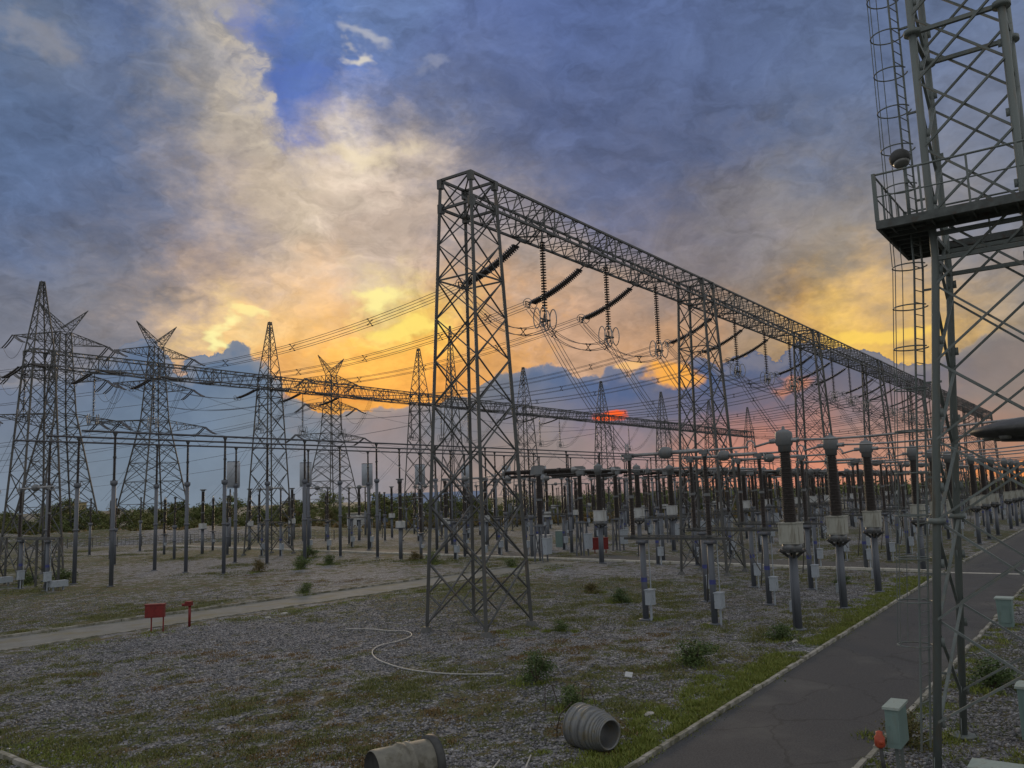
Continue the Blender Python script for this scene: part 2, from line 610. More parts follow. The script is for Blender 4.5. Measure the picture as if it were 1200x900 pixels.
def gantry(name, label, u0, v0, w0, peak, leg, br, heavy_off):
    g = thing(name, label, 'gantry', (u0, v0, 0))
    legs, b = column_shape(w0, WT, HG, leg, br, .84, peak=peak)
    first = None
    for n in range(NB + 1):
        if n == 0:
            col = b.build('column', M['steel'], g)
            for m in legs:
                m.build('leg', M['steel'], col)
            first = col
        else:
            col = first.copy()
            C.objects.link(col)
            col.parent = g
            col.location = (n * BAY, 0, 0)
            for k in list(first.children):
                c = k.copy()
                C.objects.link(c)
                c.parent = col
    ch, lac = beam_shape(WT / 2, BAY - WT / 2, WT, HG - .05, HG - BD, 0.125, 0.055, 1.45, heavy_off)
    fb = None
    for n in range(NB):
        if n == 0:
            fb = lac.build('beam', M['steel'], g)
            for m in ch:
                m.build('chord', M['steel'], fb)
        else:
            bb = fb.copy()
            C.objects.link(bb)
            bb.parent = g
            bb.location = (n * BAY, 0, 0)
            for k in list(fb.children):
                c = k.copy()
                C.objects.link(c)
                c.parent = bb
    # frame that closes the beam level on each column top
    h = WT / 2
    tops_ = []
    for z in (HG - .02, HG - BD):
        tops = MB()
        tops_.append(tops)
        for (ax, ay), (bx, by) in (((-h, -h), (h, -h)), ((h, -h), (h, h)), ((h, h), (-h, h)), ((-h, h), (-h, -h))):
            tops.bar((ax, ay, z), (bx, by, z), .13, .13)
        tops.bar((-h, -h, z + .004), (h, h, z + .004), .07, .07, False)
        for sx, sy in ((-1, -1), (1, -1), (1, 1), (-1, 1)):
            tops.box((sx * h, sy * h, HG - .25 if z > HG - 1 else z), (.28, .28, .5))
    jf = None
    for col in [o for o in g.children if o.name.split('.')[0] == 'column']:
        if jf is None:
            jf = [m.build('joint_frame', M['steel'], col) for m in tops_]
        else:
            for j_ in jf:
                c = j_.copy()
                C.objects.link(c)
                c.parent = col
    return g


gantry('switchyard_gantry', 'tall flat-topped lattice gantry crossing the yard with insulator strings below its long beam',
       U1, V1, 3.7, None, 0.165, 0.078, [p - U1 for p in PH])
gantry('peaked_gantry', 'far lattice gantry on pointed columns, its beam passing behind the flat-topped gantry',
       U2, V2, 4.4, (30.6, 0.3), 0.165, 0.085, [p - U1 for p in PH])


# ------------------------------------------------------------------ insulator strings and conductors
def disc_chain(m, pts, r=0.16, pitch=0.165, n=10):
    """a chain of cap and pin discs threaded on a polyline"""
    pts = [Vector(p) for p in pts]
    d = [0.0]
    for a, b in zip(pts, pts[1:]):
        d.append(d[-1] + (b - a).length)
    k = int(d[-1] / pitch)
    j = 0
    for i in range(k):
        s = (i + .5) * pitch
        while j < len(d) - 2 and d[j + 1] < s:
            j += 1
        t = (s - d[j]) / (d[j + 1] - d[j])
        p = pts[j].lerp(pts[j + 1], t)
        ax = (pts[j + 1] - pts[j]).normalized()
        m.lathe([(.03, -pitch * .5), (.05, -pitch * .32), (.06, -pitch * .1), (r, pitch * .05), (r * .96, pitch * .2), (.05, pitch * .16), (.03, pitch * .5)],
                n, p, ax, caps=False)


def ring(m, c, a, b, ra, rb, t=.022, n=20):
    c, a, b = Vector(c), Vector(a), Vector(b)
    m.tube([c + a * (ra * math.cos(2 * PI * i / n)) + b * (rb * math.sin(2 * PI * i / n)) for i in range(n)], t, 5, closed=True)


def sag_pts(p, q, s, n=14):
    p, q = Vector(p), Vector(q)
    return [p.lerp(q, i / n) - Vector((0, 0, 4 * s * (i / n) * (1 - i / n))) for i in range(n + 1)]


TEND = (0.0, 4.7, -1.92)                        # far end of a tension string from its beam hook


TFAR = (0.0, 4.4, -0.85)


def make_tension(label, group, TEND=TEND, rd=.165, sg=.3):
    t = thing('tension_insulator_string', label, 'insulator', (0, 0, 0), 0, group)
    pts = sag_pts((0, 0, 0), TEND, sg, 12)
    pts = [p for p in pts]
    for sx in (-.17, .17):
        m = MB()
        disc_chain(m, [p + Vector((sx, 0, 0)) for p in pts[1:-1]], rd, .15)
        m.build('disc_chain', M['disc'], t, True)
    h = MB()
    h.bar(pts[0], pts[1], .07)
    h.bar(pts[1] + Vector((-.3, 0, 0)), pts[1] + Vector((.3, 0, 0)), .1)
    h.build('hanger', M['dark_steel'], t)
    h = MB()
    h.bar(pts[-2], pts[-1], .07)
    h.bar(pts[-2] + Vector((-.3, 0, 0)), pts[-2] + Vector((.3, 0, 0)), .1)
    e = pts[-1]
    h.bar(e + Vector((-.24, 0, -.2)), e + Vector((.24, 0, -.2)), .05)
    h.bar(e + Vector((-.24, 0, .2)), e + Vector((.24, 0, .2)), .05)
    h.bar(e + Vector((-.24, 0, -.2)), e + Vector((-.24, 0, .2)), .05)
    h.bar(e + Vector((.24, 0, -.2)), e + Vector((.24, 0, .2)), .05)
    h.build('yoke', M['dark_steel'], t)
    for sx in (-1, 1):
        r_ = MB()
        ring(r_, e + Vector((sx * .36, -.2, .05)), (0, 1, 0), (0, 0, 1), .34, .30, .026)
        r_.build('grading_ring', M['aluminium'], t, True)
    return t


def make_suspension(label, group):
    t = thing('suspension_insulator_string', label, 'insulator', (0, 0, 0), 0, group)
    m = MB()
    disc_chain(m, [(0, 0, -.55), (0, 0, -4.85)], .18, .16)
    m.build('disc_chain', M['disc'], t, True)
    h = MB()
    h.bar((0, 0, .1), (0, 0, -.58), .06)
    h.build('hanger', M['dark_steel'], t)
    h = MB()
    h.bar((0, 0, -4.8), (0, 0, -5.3), .07)
    h.bar((-.5, 0, -5.15), (.5, 0, -5.15), .08)
    h.bar((0, -.35, -5.25), (0, .35, -5.25), .08)
    h.bar((-.24, 0, -5.15), (-.24, 0, -5.6), .05)
    h.bar((.24, 0, -5.15), (.24, 0, -5.6), .05)
    h.build('yoke', M['dark_steel'], t)
    for sx in (-.5, .5):
        for sy in (-.22, .22):
            r_ = MB()
            ring(r_, (sx, sy, -5.1), (1, 0, 0) if abs(sy) < 0 else (.35, .94, 0), (0, 0, 1), .32, .58, .032)
            r_.build('grading_ring', M['aluminium'], t, True)
    return t


ZH = HG - BD                                    # height of the hooks under the beams
ten0 = susp0 = None
tcount = 0


def bay_phrase(n, k, where):
    return f'{POS[k]} of three, {BAYW[n]} bay, {where}'


ten1 = None


def tension_far(loc, rz, label, group):
    global ten1
    if ten1 is None:
        ten1 = make_tension(label, group, TFAR, .11, .12)
        ten1.location, ten1.rotation_euler = loc, (0, 0, rz)
        return ten1
    return dup(ten1, loc, rz, label, group)


def tension(loc, rz, label, group):
    global ten0
    if ten0 is None:
        ten0 = make_tension(label, group)
        ten0.location, ten0.rotation_euler = loc, (0, 0, rz)
        return ten0
    return dup(ten0, loc, rz, label, group)


def suspension(loc, label, group):
    global susp0
    if susp0 is None:
        susp0 = make_suspension(label, group)
        susp0.location = loc
        return susp0
    return dup(susp0, loc, 0, label, group)


SPACER = {}
BUN = ((-.22, -.2), (.22, -.2), (.22, .2), (-.22, .2))


def bundle(name, label, cat, pts, group, r=.019, spread=1.0, spacers=True, quad_=BUN, side=None):
    """a bundle of four wires along a polyline, with spacers as a part"""
    pts = [Vector(p) for p in pts]
    o = pts[0].copy()
    d = pts[-1] - pts[0]
    sd = Vector((-d.y, d.x, 0))
    if sd.length < 0.5:
        sd = Vector((1, 0, 0))
    sd.normalize()
    if side:
        sd = Vector(side)
    up = Vector((0, 0, 1)) if abs(d.z) < d.length * .7 else Vector((0, 1, 0))
    m = MB()
    for a, b in quad_:
        m.tube([p - o + (sd * a + up * b) * spread for p in pts], r, 4, caps=False)
    ob = m.build(name, M['wire'])
    ob.location = o
    tag(ob, label, cat, group)
    if spacers:
        acc = 0
        for a, b in zip(pts, pts[1:]):
            acc += (b - a).length
            if acc > (6.5 if len(pts) > 15 else 3.0):
                acc = 0
                key = (spread, tuple(quad_), tuple(round(x, 2) for x in sd), up.z > .5)
                if key not in SPACER:
                    s_ = MB()
                    q = [(sd * x + up * y) * spread for x, y in quad_]
                    for i in range(len(q)):
                        s_.bar(q[i], q[(i + 2) % len(q)], .035)
                        s_.box(q[i], (.07, .12, .07))
                    so_ = s_.build('spacer', M['dark_steel'], ob)
                    SPACER[key] = so_.data
                else:
                    so_ = bpy.data.objects.new('spacer', SPACER[key])
                    C.objects.link(so_)
                    so_.parent = ob
                so_.location = b - o
    return ob


G1 = 'flat-topped gantry'
G2 = 'far peaked gantry'
DS_TOP = 8.35
for n in range(NB):
    for k in range(3):
        u = PH[k] + n * BAY
        ug = GP[k] + n * BAY
        if not (in_view(u, 30, 0, 20, 200) or in_view(u, 60, 0, 20, 200)):
            continue
        tension((u, V1 + WT / 2 + .05, ZH), 0, f'brown slanting double insulator string, {bay_phrase(n, k, G1)}', 'slanting insulator strings on the near gantry')
        suspension((u - .85, V1 - WT / 2 + .02, ZH - .1), f'brown upright insulator string with rings, {bay_phrase(n, k, G1)}', 'hanging insulator strings on the near gantry')
        e1 = Vector((u, V1 + WT / 2 + .05 + TEND[1], ZH + TEND[2]))
        e2 = Vector((u, V2 - WT / 2 - .05 - TFAR[1], ZH + TFAR[2]))
        bundle('overhead_conductor', f'sagging four-wire conductor between the two gantries, {bay_phrase(n, k, G1)}', 'conductor',
               sag_pts(e1, e2, 2.5, 26), 'conductors strung between the gantries')
        yk = Vector((u - .85, V1 - WT / 2 + .02, ZH - 5.65))
        bundle('jumper_cable', f'looped jumper beside the hanging string, {bay_phrase(n, k, G1)}', 'cable',
               sag_pts(e1 + Vector((0, 0, -.15)), yk, 1.25, 12), 'jumper loops under the near gantry', .019, 1.0, True)
        top = Vector((ug, 21.2, DS_TOP + .25))
        bundle('dropper_cable', f'four-wire dropper to a disconnector, {bay_phrase(n, k, G1)}', 'cable',
               sag_pts(yk, top, .35, 10), 'droppers under the near gantry', .017, 1.0, False, ((-.62, -.2), (-.26, .2), (.26, -.2), (.62, .2)), (1, 0, 0))
        tension_far((u, V2 - WT / 2 - .05, ZH), PI, f'small slanting insulator string facing the yard, {bay_phrase(n, k, G2)}', 'yard-side strings on the far gantry')
        suspension((u + .3, V2 + WT / 2 - .02, ZH - .1), f'small upright insulator string, {bay_phrase(n, k, G2)}', 'hanging insulator strings on the far gantry')
        yk2 = Vector((u + .3, V2 + WT / 2 - .02, ZH - 5.6))
        bundle('jumper_cable', f'looped jumper behind the far beam, {bay_phrase(n, k, G2)}', 'cable',
               sag_pts(e2 + Vector((0, 0, -.15)), yk2, 1.6, 12), 'jumper loops under the far gantry', .019, 1.0, False)
        bundle('dropper_cable', f'wires dropping behind the far beam, {bay_phrase(n, k, G2)}', 'cable',
               sag_pts(yk2, (u + 1.0, V2 + 13, 7.5), .8, 10), 'droppers under the far gantry', .017, 1.0, False, ((-.3, 0), (.3, 0)), (1, 0, 0))


# ------------------------------------------------------------------ ground equipment
def sheds(m, z0, z1, r0, r1, pitch=.085, depth=.075, n=16, o=(0, 0, 0), ax=(0, 0, 1)):
    k = max(3, int((z1 - z0) / pitch))
    prof = []
    for i in range(k):
        a = z0 + (z1 - z0) * i / k
        h = (z1 - z0) / k
        r = r0 + (r1 - r0) * i / k
        d = depth * (1 if i % 2 == 0 else .72)
        prof += [(r - depth, a), (r - depth, a + h * .35), (r - depth + d, a + h * .5), (r - depth + d * .95, a + h * .62), (r - depth, a + h * .95)]
    m.lathe(prof, n, o, ax)


def flange(m, z, r, h=.08, n=16, o=(0, 0, 0), ax=(0, 0, 1)):
    m.lathe([(r, z), (r, z + h)], n, o, ax)


def base_pad(p, s=1.0, h=.15):
    m = MB()
    m.box((0, 0, h / 2 - .02), (s, s, h), top=.94)
    return m.build('footing', M['concrete'], p)


def make_ct(label, group, box='cream_box'):
    t = thing('current_transformer', label, 'transformer', (0, 0, 0), 0, group)
    m = MB()
    m.tube([(0, 0, 0), (0, 0, 3.3)], .2, 12)
    m.lathe([(.38, 0), (.38, .06), (.25, .08)], 12)
    for x in (-.33, .32):
        m.tube([(x, .08, 0), (x, .05, 3.4)], .035, 6)
    m.build('support_post', M['pipe_steel'], t, True)
    b = MB()
    for a in range(4):
        c, s = math.cos(a * PI / 2 + .5), math.sin(a * PI / 2 + .5)
        b.bar((c * .15, s * .15, 3.25), (c * .58, s * .58, 3.6), .12)
    b.lathe([(.6, 3.5), (.62, 3.58), (.3, 3.6)], 12)
    b.bar((-.7, 0, 3.55), (.7, 0, 3.55), .14)
    b.build('mounting_bracket', M['dark_steel'], t)
    p = MB()
    p.lathe([(.44, 3.58), (.44, 3.86)], 16)
    p.build('base_ring', M['head'], t, True)
    x = MB()
    x.box((0, 0, 4.33), (.88, .88, .92))
    x.box((0, 0, 4.82), (.98, .98, .05))
    x.box((-.45, 0, 4.3), (.02, .6, .7))
    x.box((0, -.45, 4.3), (.6, .02, .7))
    x.box((-.465, .22, 4.3), (.03, .05, .14))
    x.build('terminal_box', M[box], t)
    i = MB()
    sheds(i, 4.86, 8.1, .345, .285, .085, .07, 18)
    i.build('insulator', M['porcelain'], t)
    h = MB()
    h.lathe([(.30, 8.1), (.30, 8.36), (.33, 8.38), (.385, 8.45), (.395, 8.95), (.36, 9.03), (.30, 9.06), (.2, 9.12), (.08, 9.16), (.05, 9.3)], 20)
    h.build('head', M['head'], t, True)
    h2 = MB()
    h2.lathe([(.1, -.62), (.1, -.44), (.12, -.40), (.12, .40), (.1, .44), (.1, .62)], 10, (0, 0, 8.62), (0, 1, 0))
    h2.box((0, .6, 8.62), (.06, .22, .22))
    h2.box((0, -.6, 8.62), (.06, .22, .22))
    h2.build('terminal', M['aluminium'], t, True)
    c = MB()
    c.tube([(.28, .3, .9), (.3, .3, 2.2), (.3, .2, 3.5)], .03, 6)
    c.box((.34, .24, 1.0), (.34, .3, .5))
    c.build('junction_box', M['grey_box'], t)
    return t


def make_ds(label, group, L=4.2, hz=4.0):
    """two-column horizontal break disconnector along +y from the origin column"""
    t = thing('disconnector_switch', label, 'switch', (0, 0, 0), 0, group)
    for y in (0, L - .5):
        s = MB()
        s.tube([(0, y, 0), (0, y, hz)], .155, 12)
        s.lathe([(.36, 0), (.36, .06), (.22, .07)], 12, (0, y, 0))
        s.lathe([(.32, hz - .16), (.32, hz)], 12, (0, y, 0))
        s.build('support_post', M['pipe_steel'], t, True)
        bd = MB()
        bd.lathe([(.161, 1.9), (.161, 2.12)], 12, (0, y, 0), caps=False)
        bd.build('colour_band', M['blue_band'], t, True)
        bx = MB()
        bx.box((-.12, y - .36, 1.15), (.5, .34, .72))
        bx.box((-.12, y - .36, 1.53), (.56, .4, .05))
        bx.box((-.12, y - .537, 1.2), (.12, .02, .16))
        bx.tube([(-.12, y - .36, 0), (-.12, y - .36, .8)], .05, 6)
        bx.tube([(.12, y - .3, 0), (.12, y - .3, hz)], .025, 6)
        bx.build('drive_box', M['grey_box'], t)
    b = MB()
    b.bar((0, -.9, hz + .09), (0, L + .5, hz + .09), .18, .12)
    b.bar((-.25, -.6, hz + .22), (-.25, L + .9, hz + .22), .05)
    b.bar((.2, .3, hz + .2), (.2, L - .4, hz + .24), .05)
    b.tube([(.1, -.9, hz + .15), (.1, -1.9, hz - .5), (.1, -2.4, hz - 1.4)], .03, 6)
    b.bar((0, .1, hz - .1), (1.1, .8, .9), .06)
    b.build('base_beam', M['steel'], t)
    for y in (0, L):
        i = MB()
        sheds(i, hz + .25, hz + 2.15, .16, .15, .08, .055, 14, (0, y, 0))
        sheds(i, hz + 2.3, hz + 4.1, .15, .14, .08, .06, 14, (0, y, 0))
        i.second()
        flange(i, hz + .16, .16, .09, 14, (0, y, 0))
        flange(i, hz + 2.15, .155, .15, 14, (0, y, 0))
        o = i.build('insulator', M['porcelain'], t, m2=M['head'])
        f = MB()
        flange(f, hz + 4.1, .15, .14, 14, (0, y, 0))
        f.box((0, y, hz + 4.32), (.34, .44, .2))
        f.build('cap', M['head'], o)
    a = MB()
    a.lathe([(.105, 0), (.105, L / 2 - .12)], 10, (0, .1, hz + 4.4), (0, 1, 0))
    a.lathe([(.085, 0), (.085, L / 2 - .1)], 10, (0, L / 2 + .02, hz + 4.37), (0, 1, 0))
    a.build('contact_arm', M['aluminium'], t, True)
    c = MB()
    c.lathe([(.1, -.35), (.24, -.28), (.31, -.1), (.31, .1), (.24, .28), (.1, .35)], 14, (0, L / 2, hz + 4.4), (0, 1, 0))
    c.build('contact_shield', M['head'], t, True)
    for y, s in ((L + .35, 1), (-.35, -1)):
        e = MB()
        e.bar((0, y - s * .3, hz + 4.4), (0, y + s * .12, hz + 4.4), .12)
        ring(e, (0, y, hz + 4.25), (1, 0, 0), (0, .3, .95), .2, .2, .03, 12)
        if s > 0:
            e.bar((-.12, L + .1, hz + 4.4), (-.12, L + .1, hz + 5.0), .05)
            e.bar((.12, L + .1, hz + 4.4), (.12, L + .1, hz + 5.0), .05)
        e.build('terminal', M['aluminium'], t, True)
    return t


def make_cb(label, group):
    """live tank breaker: post insulator carrying a double interrupter along y"""
    t = thing('circuit_breaker', label, 'circuit breaker', (0, 0, 0), 0, group)
    s = MB()
    for x, y in ((-.45, -.45), (.45, -.45), (.45, .45), (-.45, .45)):
        s.bar((x, y, 0), (x * .8, y * .8, 3.4), .14)
    for f in range(4):
        c = ((-.45, -.45), (.45, -.45), (.45, .45), (-.45, .45))
        (ax, ay), (bx, by) = c[f], c[(f + 1) % 4]
        s.bar((ax, ay, .3), (bx * .85, by * .85, 3.2), .07)
    s.box((0, 0, 3.45), (1.0, 1.0, .12))
    s.build('support_frame', M['pipe_steel'], t)
    x = MB()
    x.box((.0, -.75, 1.5), (.85, .55, 1.5))
    x.box((.0, -.75, 2.27), (.93, .63, .06))
    x.build('drive_box', M['grey_box'], t)
    i = MB()
    sheds(i, 3.6, 5.9, .32, .30, .09, .08, 16)
    sheds(i, 6.1, 8.3, .30, .28, .09, .08, 16)
    i.second()
    flange(i, 3.5, .3, .12)
    flange(i, 5.9, .3, .2)
    i.build('insulator', M['porcelain'], t, m2=M['head'])
    f = MB()
    flange(f, 8.3, .3, .2)
    f.box((0, 0, 8.85), (.75, 1.5, .8), top=.8)
    f.box((0, 0, 9.28), (.5, .9, .12))
    f.build('centre_housing', M['head'], t)
    for sgn in (-1, 1):
        j = MB()
        sheds(j, .8, 2.3, .23, .215, .09, .06, 16, (0, 0, 8.75), (0, sgn, 0))
        j.lathe([(.26, 2.3), (.26, 2.6)], 16, (0, 0, 8.75), (0, sgn, 0))
        sheds(j, 2.6, 4.0, .215, .2, .09, .06, 16, (0, 0, 8.75), (0, sgn, 0))
        o = j.build('interrupter', M['porcelain'], t)
        e = MB()
        e.lathe([(.3, 4.0), (.3, 4.2), (.12, 4.25), (.12, 4.5)], 14, (0, 0, 8.75), (0, sgn, 0))
        e.build('end_cap', M['aluminium'], o, True)
        g = MB()
        sheds(g, .7, 3.9, .12, .12, .09, .04, 12, (.75, 0, 8.35), (0, sgn, 0))
        g.bar((.2, sgn * 3.9, 8.6), (.75, sgn * 3.9, 8.35), .08)
        g.build('capacitor', M['porcelain'], t)
    return t


def make_post(label, group, hs=8.9, hi=4.0, r=.18):
    t = thing('post_insulator', label, 'insulator', (0, 0, 0), 0, group)
    s = MB()
    s.tube([(0, 0, 0), (0, 0, hs - .25)], r, 12)
    s.lathe([(r * 1.9, 0), (r * 1.9, .06), (r * 1.15, .07)], 12)
    s.lathe([(r * 1.1, hs * .52), (r * 1.5, hs * .52 + .03), (r * 1.5, hs * .52 + .16), (r * 1.1, hs * .52 + .2)], 12)
    s.lathe([(r * 1.0, hs - .45), (r * 1.7, hs - .3), (r * 1.7, hs)], 12)
    s.build('support_post', M['pipe_steel'], t, True)
    i = MB()
    sheds(i, hs + .08, hs + hi * .5 - .06, .15, .145, .085, .055, 12)
    sheds(i, hs + hi * .5 + .08, hs + hi - .12, .145, .135, .085, .055, 12)
    i.second()
    flange(i, hs, .15, .08, 12)
    flange(i, hs + hi * .5 - .06, .15, .14, 12)
    o = i.build('insulator', M['porcelain'], t, m2=M['dark_steel'])
    f = MB()
    flange(f, hs + hi - .12, .14, .12, 12)
    f.box((0, 0, hs + hi + .05), (.3, .22, .14))
    f.build('clamp', M['dark_steel'], o)
    return t


def make_arrester(label, group):
    t = thing('surge_arrester', label, 'surge arrester', (0, 0, 0), 0, group)
    s = MB()
    s.tube([(0, 0, 0), (0, 0, 2.7)], .17, 10)
    s.box((0, 0, 2.75), (.6, .6, .12))
    s.build('support_post', M['pipe_steel'], t, True)
    x = MB()
    x.box((0, -.26, 1.4), (.3, .18, .36))
    x.build('counter_box', M['grey_box'], t)
    i = MB()
    for z in (2.85, 4.45, 6.05):
        sheds(i, z, z + 1.45, .22, .21, .085, .06, 14)
    i.build('insulator', M['porcelain'], t)
    r_ = MB()
    ring(r_, (0, 0, 6.6), (1, 0, 0), (0, 1, 0), .7, .7, .035, 20)
    for a in range(4):
        c, q = math.cos(a * PI / 2), math.sin(a * PI / 2)
        r_.bar((c * .68, q * .68, 6.6), (c * .1, q * .1, 7.6), .035)
    r_.lathe([(.18, 7.5), (.18, 7.62), (.06, 7.7), (.06, 7.95)], 10)
    r_.build('grading_ring', M['aluminium'], t, True)
    return t


def make_vt(label, group):
    t = thing('voltage_transformer', label, 'transformer', (0, 0, 0), 0, group)
    s = MB()
    s.tube([(0, 0, 0), (0, 0, 3.3)], .21, 10)
    s.box((0, 0, 3.35), (.8, .8, .1))
    s.build('support_post', M['pipe_steel'], t, True)
    x = MB()
    x.box((0, 0, 3.75), (.75, .75, .7))
    x.build('tank', M['white_box'], t)
    i = MB()
    for z in (4.12, 5.62, 7.12):
        sheds(i, z, z + 1.36, .25, .24, .085, .06, 14)
    i.second()
    for z in (4.02, 5.5, 7.0):
        flange(i, z, .26, .13, 14)
    o = i.build('insulator', M['porcelain'], t, m2=M['head'])
    f = MB()
    flange(f, 8.5, .26, .13, 14)
    f.lathe([(.4, 8.63), (.46, 8.7), (.4, 8.77)], 16)
    f.build('cap', M['head'], o)
    return t


def make_trap(label, group):
    t = thing('line_trap', label, 'line trap', (0, 0, 0), 0, group)
    for x in (-.55, .55):
        s = MB()
        s.tube([(x, 0, 0), (x, 0, 4.6)], .2, 10)
        s.build('support_post', M['pipe_steel'], t, True)
        i = MB()
        sheds(i, 4.7, 9.0, .17, .16, .09, .06, 12, (x, 0, 0))
        i.build('insulator', M['porcelain'], t)
    c = MB()
    c.lathe([(.95, 9.3), (1.02, 9.35), (1.02, 13.2), (.95, 13.25), (.7, 13.25), (.7, 13.1), (.9, 13.05), (.9, 9.5), (.6, 9.3)], 20)
    c.build('coil_drum', M['drum'], t, True)
    f = MB()
    for z in (9.18, 13.32):
        for a in range(3):
            k = a * PI / 3
            f.bar((math.cos(k) * 1.05, math.sin(k) * 1.05, z + a * .004), (-math.cos(k) * 1.05, -math.sin(k) * 1.05, z + a * .004), .1)
    f.build('frame', M['dark_steel'], t)
    return t


ROAD = 'along the road'


def row(maker, v, bays, what, group, xs=GP, du=0.0, zt=9):
    """the same piece of equipment under every phase of the given bays"""
    first, c = None, 0
    for n in bays:
        for k in range(len(xs)):
            u = xs[k] + n * BAY + du
            if not (in_view(u, v, 0, zt, 40) or in_view(u, v + 4, 0, zt, 40)):
                continue
            lab = what.format(o=ORD[min(c, 23)])
            if first is None:
                first = maker(lab, group)
                first.location = (u, v, 0)
            else:
                dup(first, (u, v, 0), 0, lab, group)
            c += 1


row(make_ct, 12.8, range(NB), 'brown current transformer with cream box in the roadside row, {o} from the camera', 'current transformers beside the road')
row(make_ds, 16.8, range(NB), 'two-post disconnector with grey arm behind the roadside transformers, {o} from the camera', 'disconnectors near the road')
row(make_ds, 30.6, range(1, NB), 'two-post disconnector behind the near gantry, {o} from the camera', 'disconnectors behind the near gantry')
row(lambda l, g: make_ct(l, g, 'white_box'), 40.0, range(1, NB), 'current transformer with white box beyond the pale kerb, {o} in its row from the left', 'white-box current transformers')
row(make_cb, 46.8, range(1, NB), 'T-shaped breaker with level dark interrupters, {o} in its row from the left', 'T-shaped circuit breakers')
row(make_ds, 54.0, range(1, NB), 'disconnector behind the T-shaped breakers, {o} in its row from the left', 'disconnectors behind the breakers')
row(make_arrester, 62.5, range(1, NB), 'slim ringed surge arrester before the high busbars, {o} in its row from the left', 'surge arresters before the busbars')
row(make_vt, 103.5, range(0, NB - 1), 'slim white-tank voltage transformer beyond the far gantry, {o} in its row from the left', 'voltage transformers beyond the far gantry', du=30)
row(lambda l, g: make_post(l, g, 4.2, 3.4, .17), 97.0, range(0, NB - 1), 'short post insulator beyond the far gantry, {o} in its row from the left', 'short posts beyond the far gantry', du=14)
row(make_ds, 86.0, range(1, NB), 'disconnector behind the high busbars, {o} in its row from the left', 'disconnectors behind the busbars')
row(make_arrester, 109.0, range(0, NB), 'slim ringed surge arrester near the line traps, {o} in its row from the left', 'surge arresters near the line traps', du=20)
row(lambda l, g: make_post(l, g, 4.6, 3.4, .17), 122.0, range(0, NB), 'short post insulator behind the line traps, {o} in its row from the left', 'short posts behind the line traps', du=24)
row(lambda l, g: make_post(l, g, 4.4, 4.0, .18), 35.5, range(1, NB), 'short post insulator behind the near gantry, {o} from the camera', 'short posts behind the near gantry', du=3.5)
row(lambda l, g: make_post(l, g, 4.4, 4.0, .18), 50.5, range(1, NB), 'short post insulator between the breakers, {o} in its row from the left', 'short posts between the breakers', du=3.8)
row(make_vt, 65.5, range(1, NB), 'slim white-tank voltage transformer before the busbars, {o} in its row from the left', 'voltage transformers before the busbars')
row(lambda l, g: make_post(l, g, 4.6, 3.6, .16), 59.5, range(1, NB), 'short post insulator behind the breakers, {o} in its row from the left', 'short posts behind the breakers', du=3.8)
# the tubes that join the pieces of each phase
first = None
c = 0
for n in range(NB):
    for k in range(3):
        u = GP[k] + n * BAY
        if not in_view(u, 13, 0, 9, 300):
            continue
        z = DS_TOP + .05
        m = MB()
        pts = [(0, 3.75, z), (0, 1.75, z + .02)]
        m.tube(pts, .055, 8)
        m.tube([(0, 1.62 - .2 * math.cos(a), z + .08 + .24 * math.sin(a)) for a in [i * PI / 8 - .5 for i in range(0, 12)]], .04, 6)
        m.tube([(0, 1.42, z + .02), (0, .62, 8.6)], .055, 8)
        o = m.build('tubular_conductor', M['aluminium'], smooth=True)
        o.location = (u, 12.8, 0)
        tag(o, f'grey tube with expansion loop above the roadside row, {POS[k]} of the {BAYW[n]} bay', 'conductor', 'looped tubes above the roadside row')
        m = MB()
        m.tube(sag_pts((0, -.62, 8.62), (0, -7.0, 8.75), .1, 8) + sag_pts((0, -7.0, 8.75), (0, -34, 13.5), .9, 12)[1:], .05, 8)
        o = m.build('tubular_conductor', M['aluminium'], smooth=True)
        o.location = (u, 12.8, 0)
        tag(o, f'grey conductor rising from roadside transformer across the road, {POS[k]} of the {BAYW[n]} bay', 'conductor', 'conductors crossing above the road')
        if n >= 1:
            m = MB()
            z = 8.42
            m.tube([(0, 35.2, z), (0, 39.4, 8.6)], .055, 8)
            m.tube([(0, 40.6, 8.6), (0, 42.35, 8.75)], .055, 8)
            m.tube([(0, 51.25, 8.75), (0, 53.6, z)], .055, 8)
            m.tube([(0, 58.6, z), (.3, 62.5, 8.0), (.3, 70.2, 12.9)], .03, 6)
            o = m.build('tubular_conductor', M['aluminium'], smooth=True)
            o.location = (u, 0, 0)
            tag(o, f'connecting tubes of the breaker row, {POS[k]} phase of the {BAYW[n]} bay', 'conductor', 'tubes along the breaker row')

# three high tubular busbars on tall post insulators
first = None
BUS_V = (70.3, 76.5, 82.7)
BUSW = ('nearest', 'middle', 'farthest')
bus_u = [38.4, 49.4, 59.2] + [69.8 + 10.3 * i for i in range(17)]
for j, v in enumerate(BUS_V):
    for i, u in enumerate(bus_u):
        u2 = u + (0, 0, .4)[j]
        lab = f'tall grey post with dark insulator, {ORD[i]} from the left under the {BUSW[j]} busbar'
        if first is None:
            first = make_post(lab, 'tall posts under the high busbars')
            first.location = (u2, v, 0)
        else:
            dup(first, (u2, v, 0), 0, lab, 'tall posts under the high busbars')
    m = MB()
    m.tube([(35.5, v, 13.08), (245, v, 13.08)], .09, 8)
    o = m.build('busbar_tube', M['wire'], smooth=True)
    tag(o, f'long high level tube busbar on dark posts, {BUSW[j]} of the three', 'busbar', 'three high busbars')

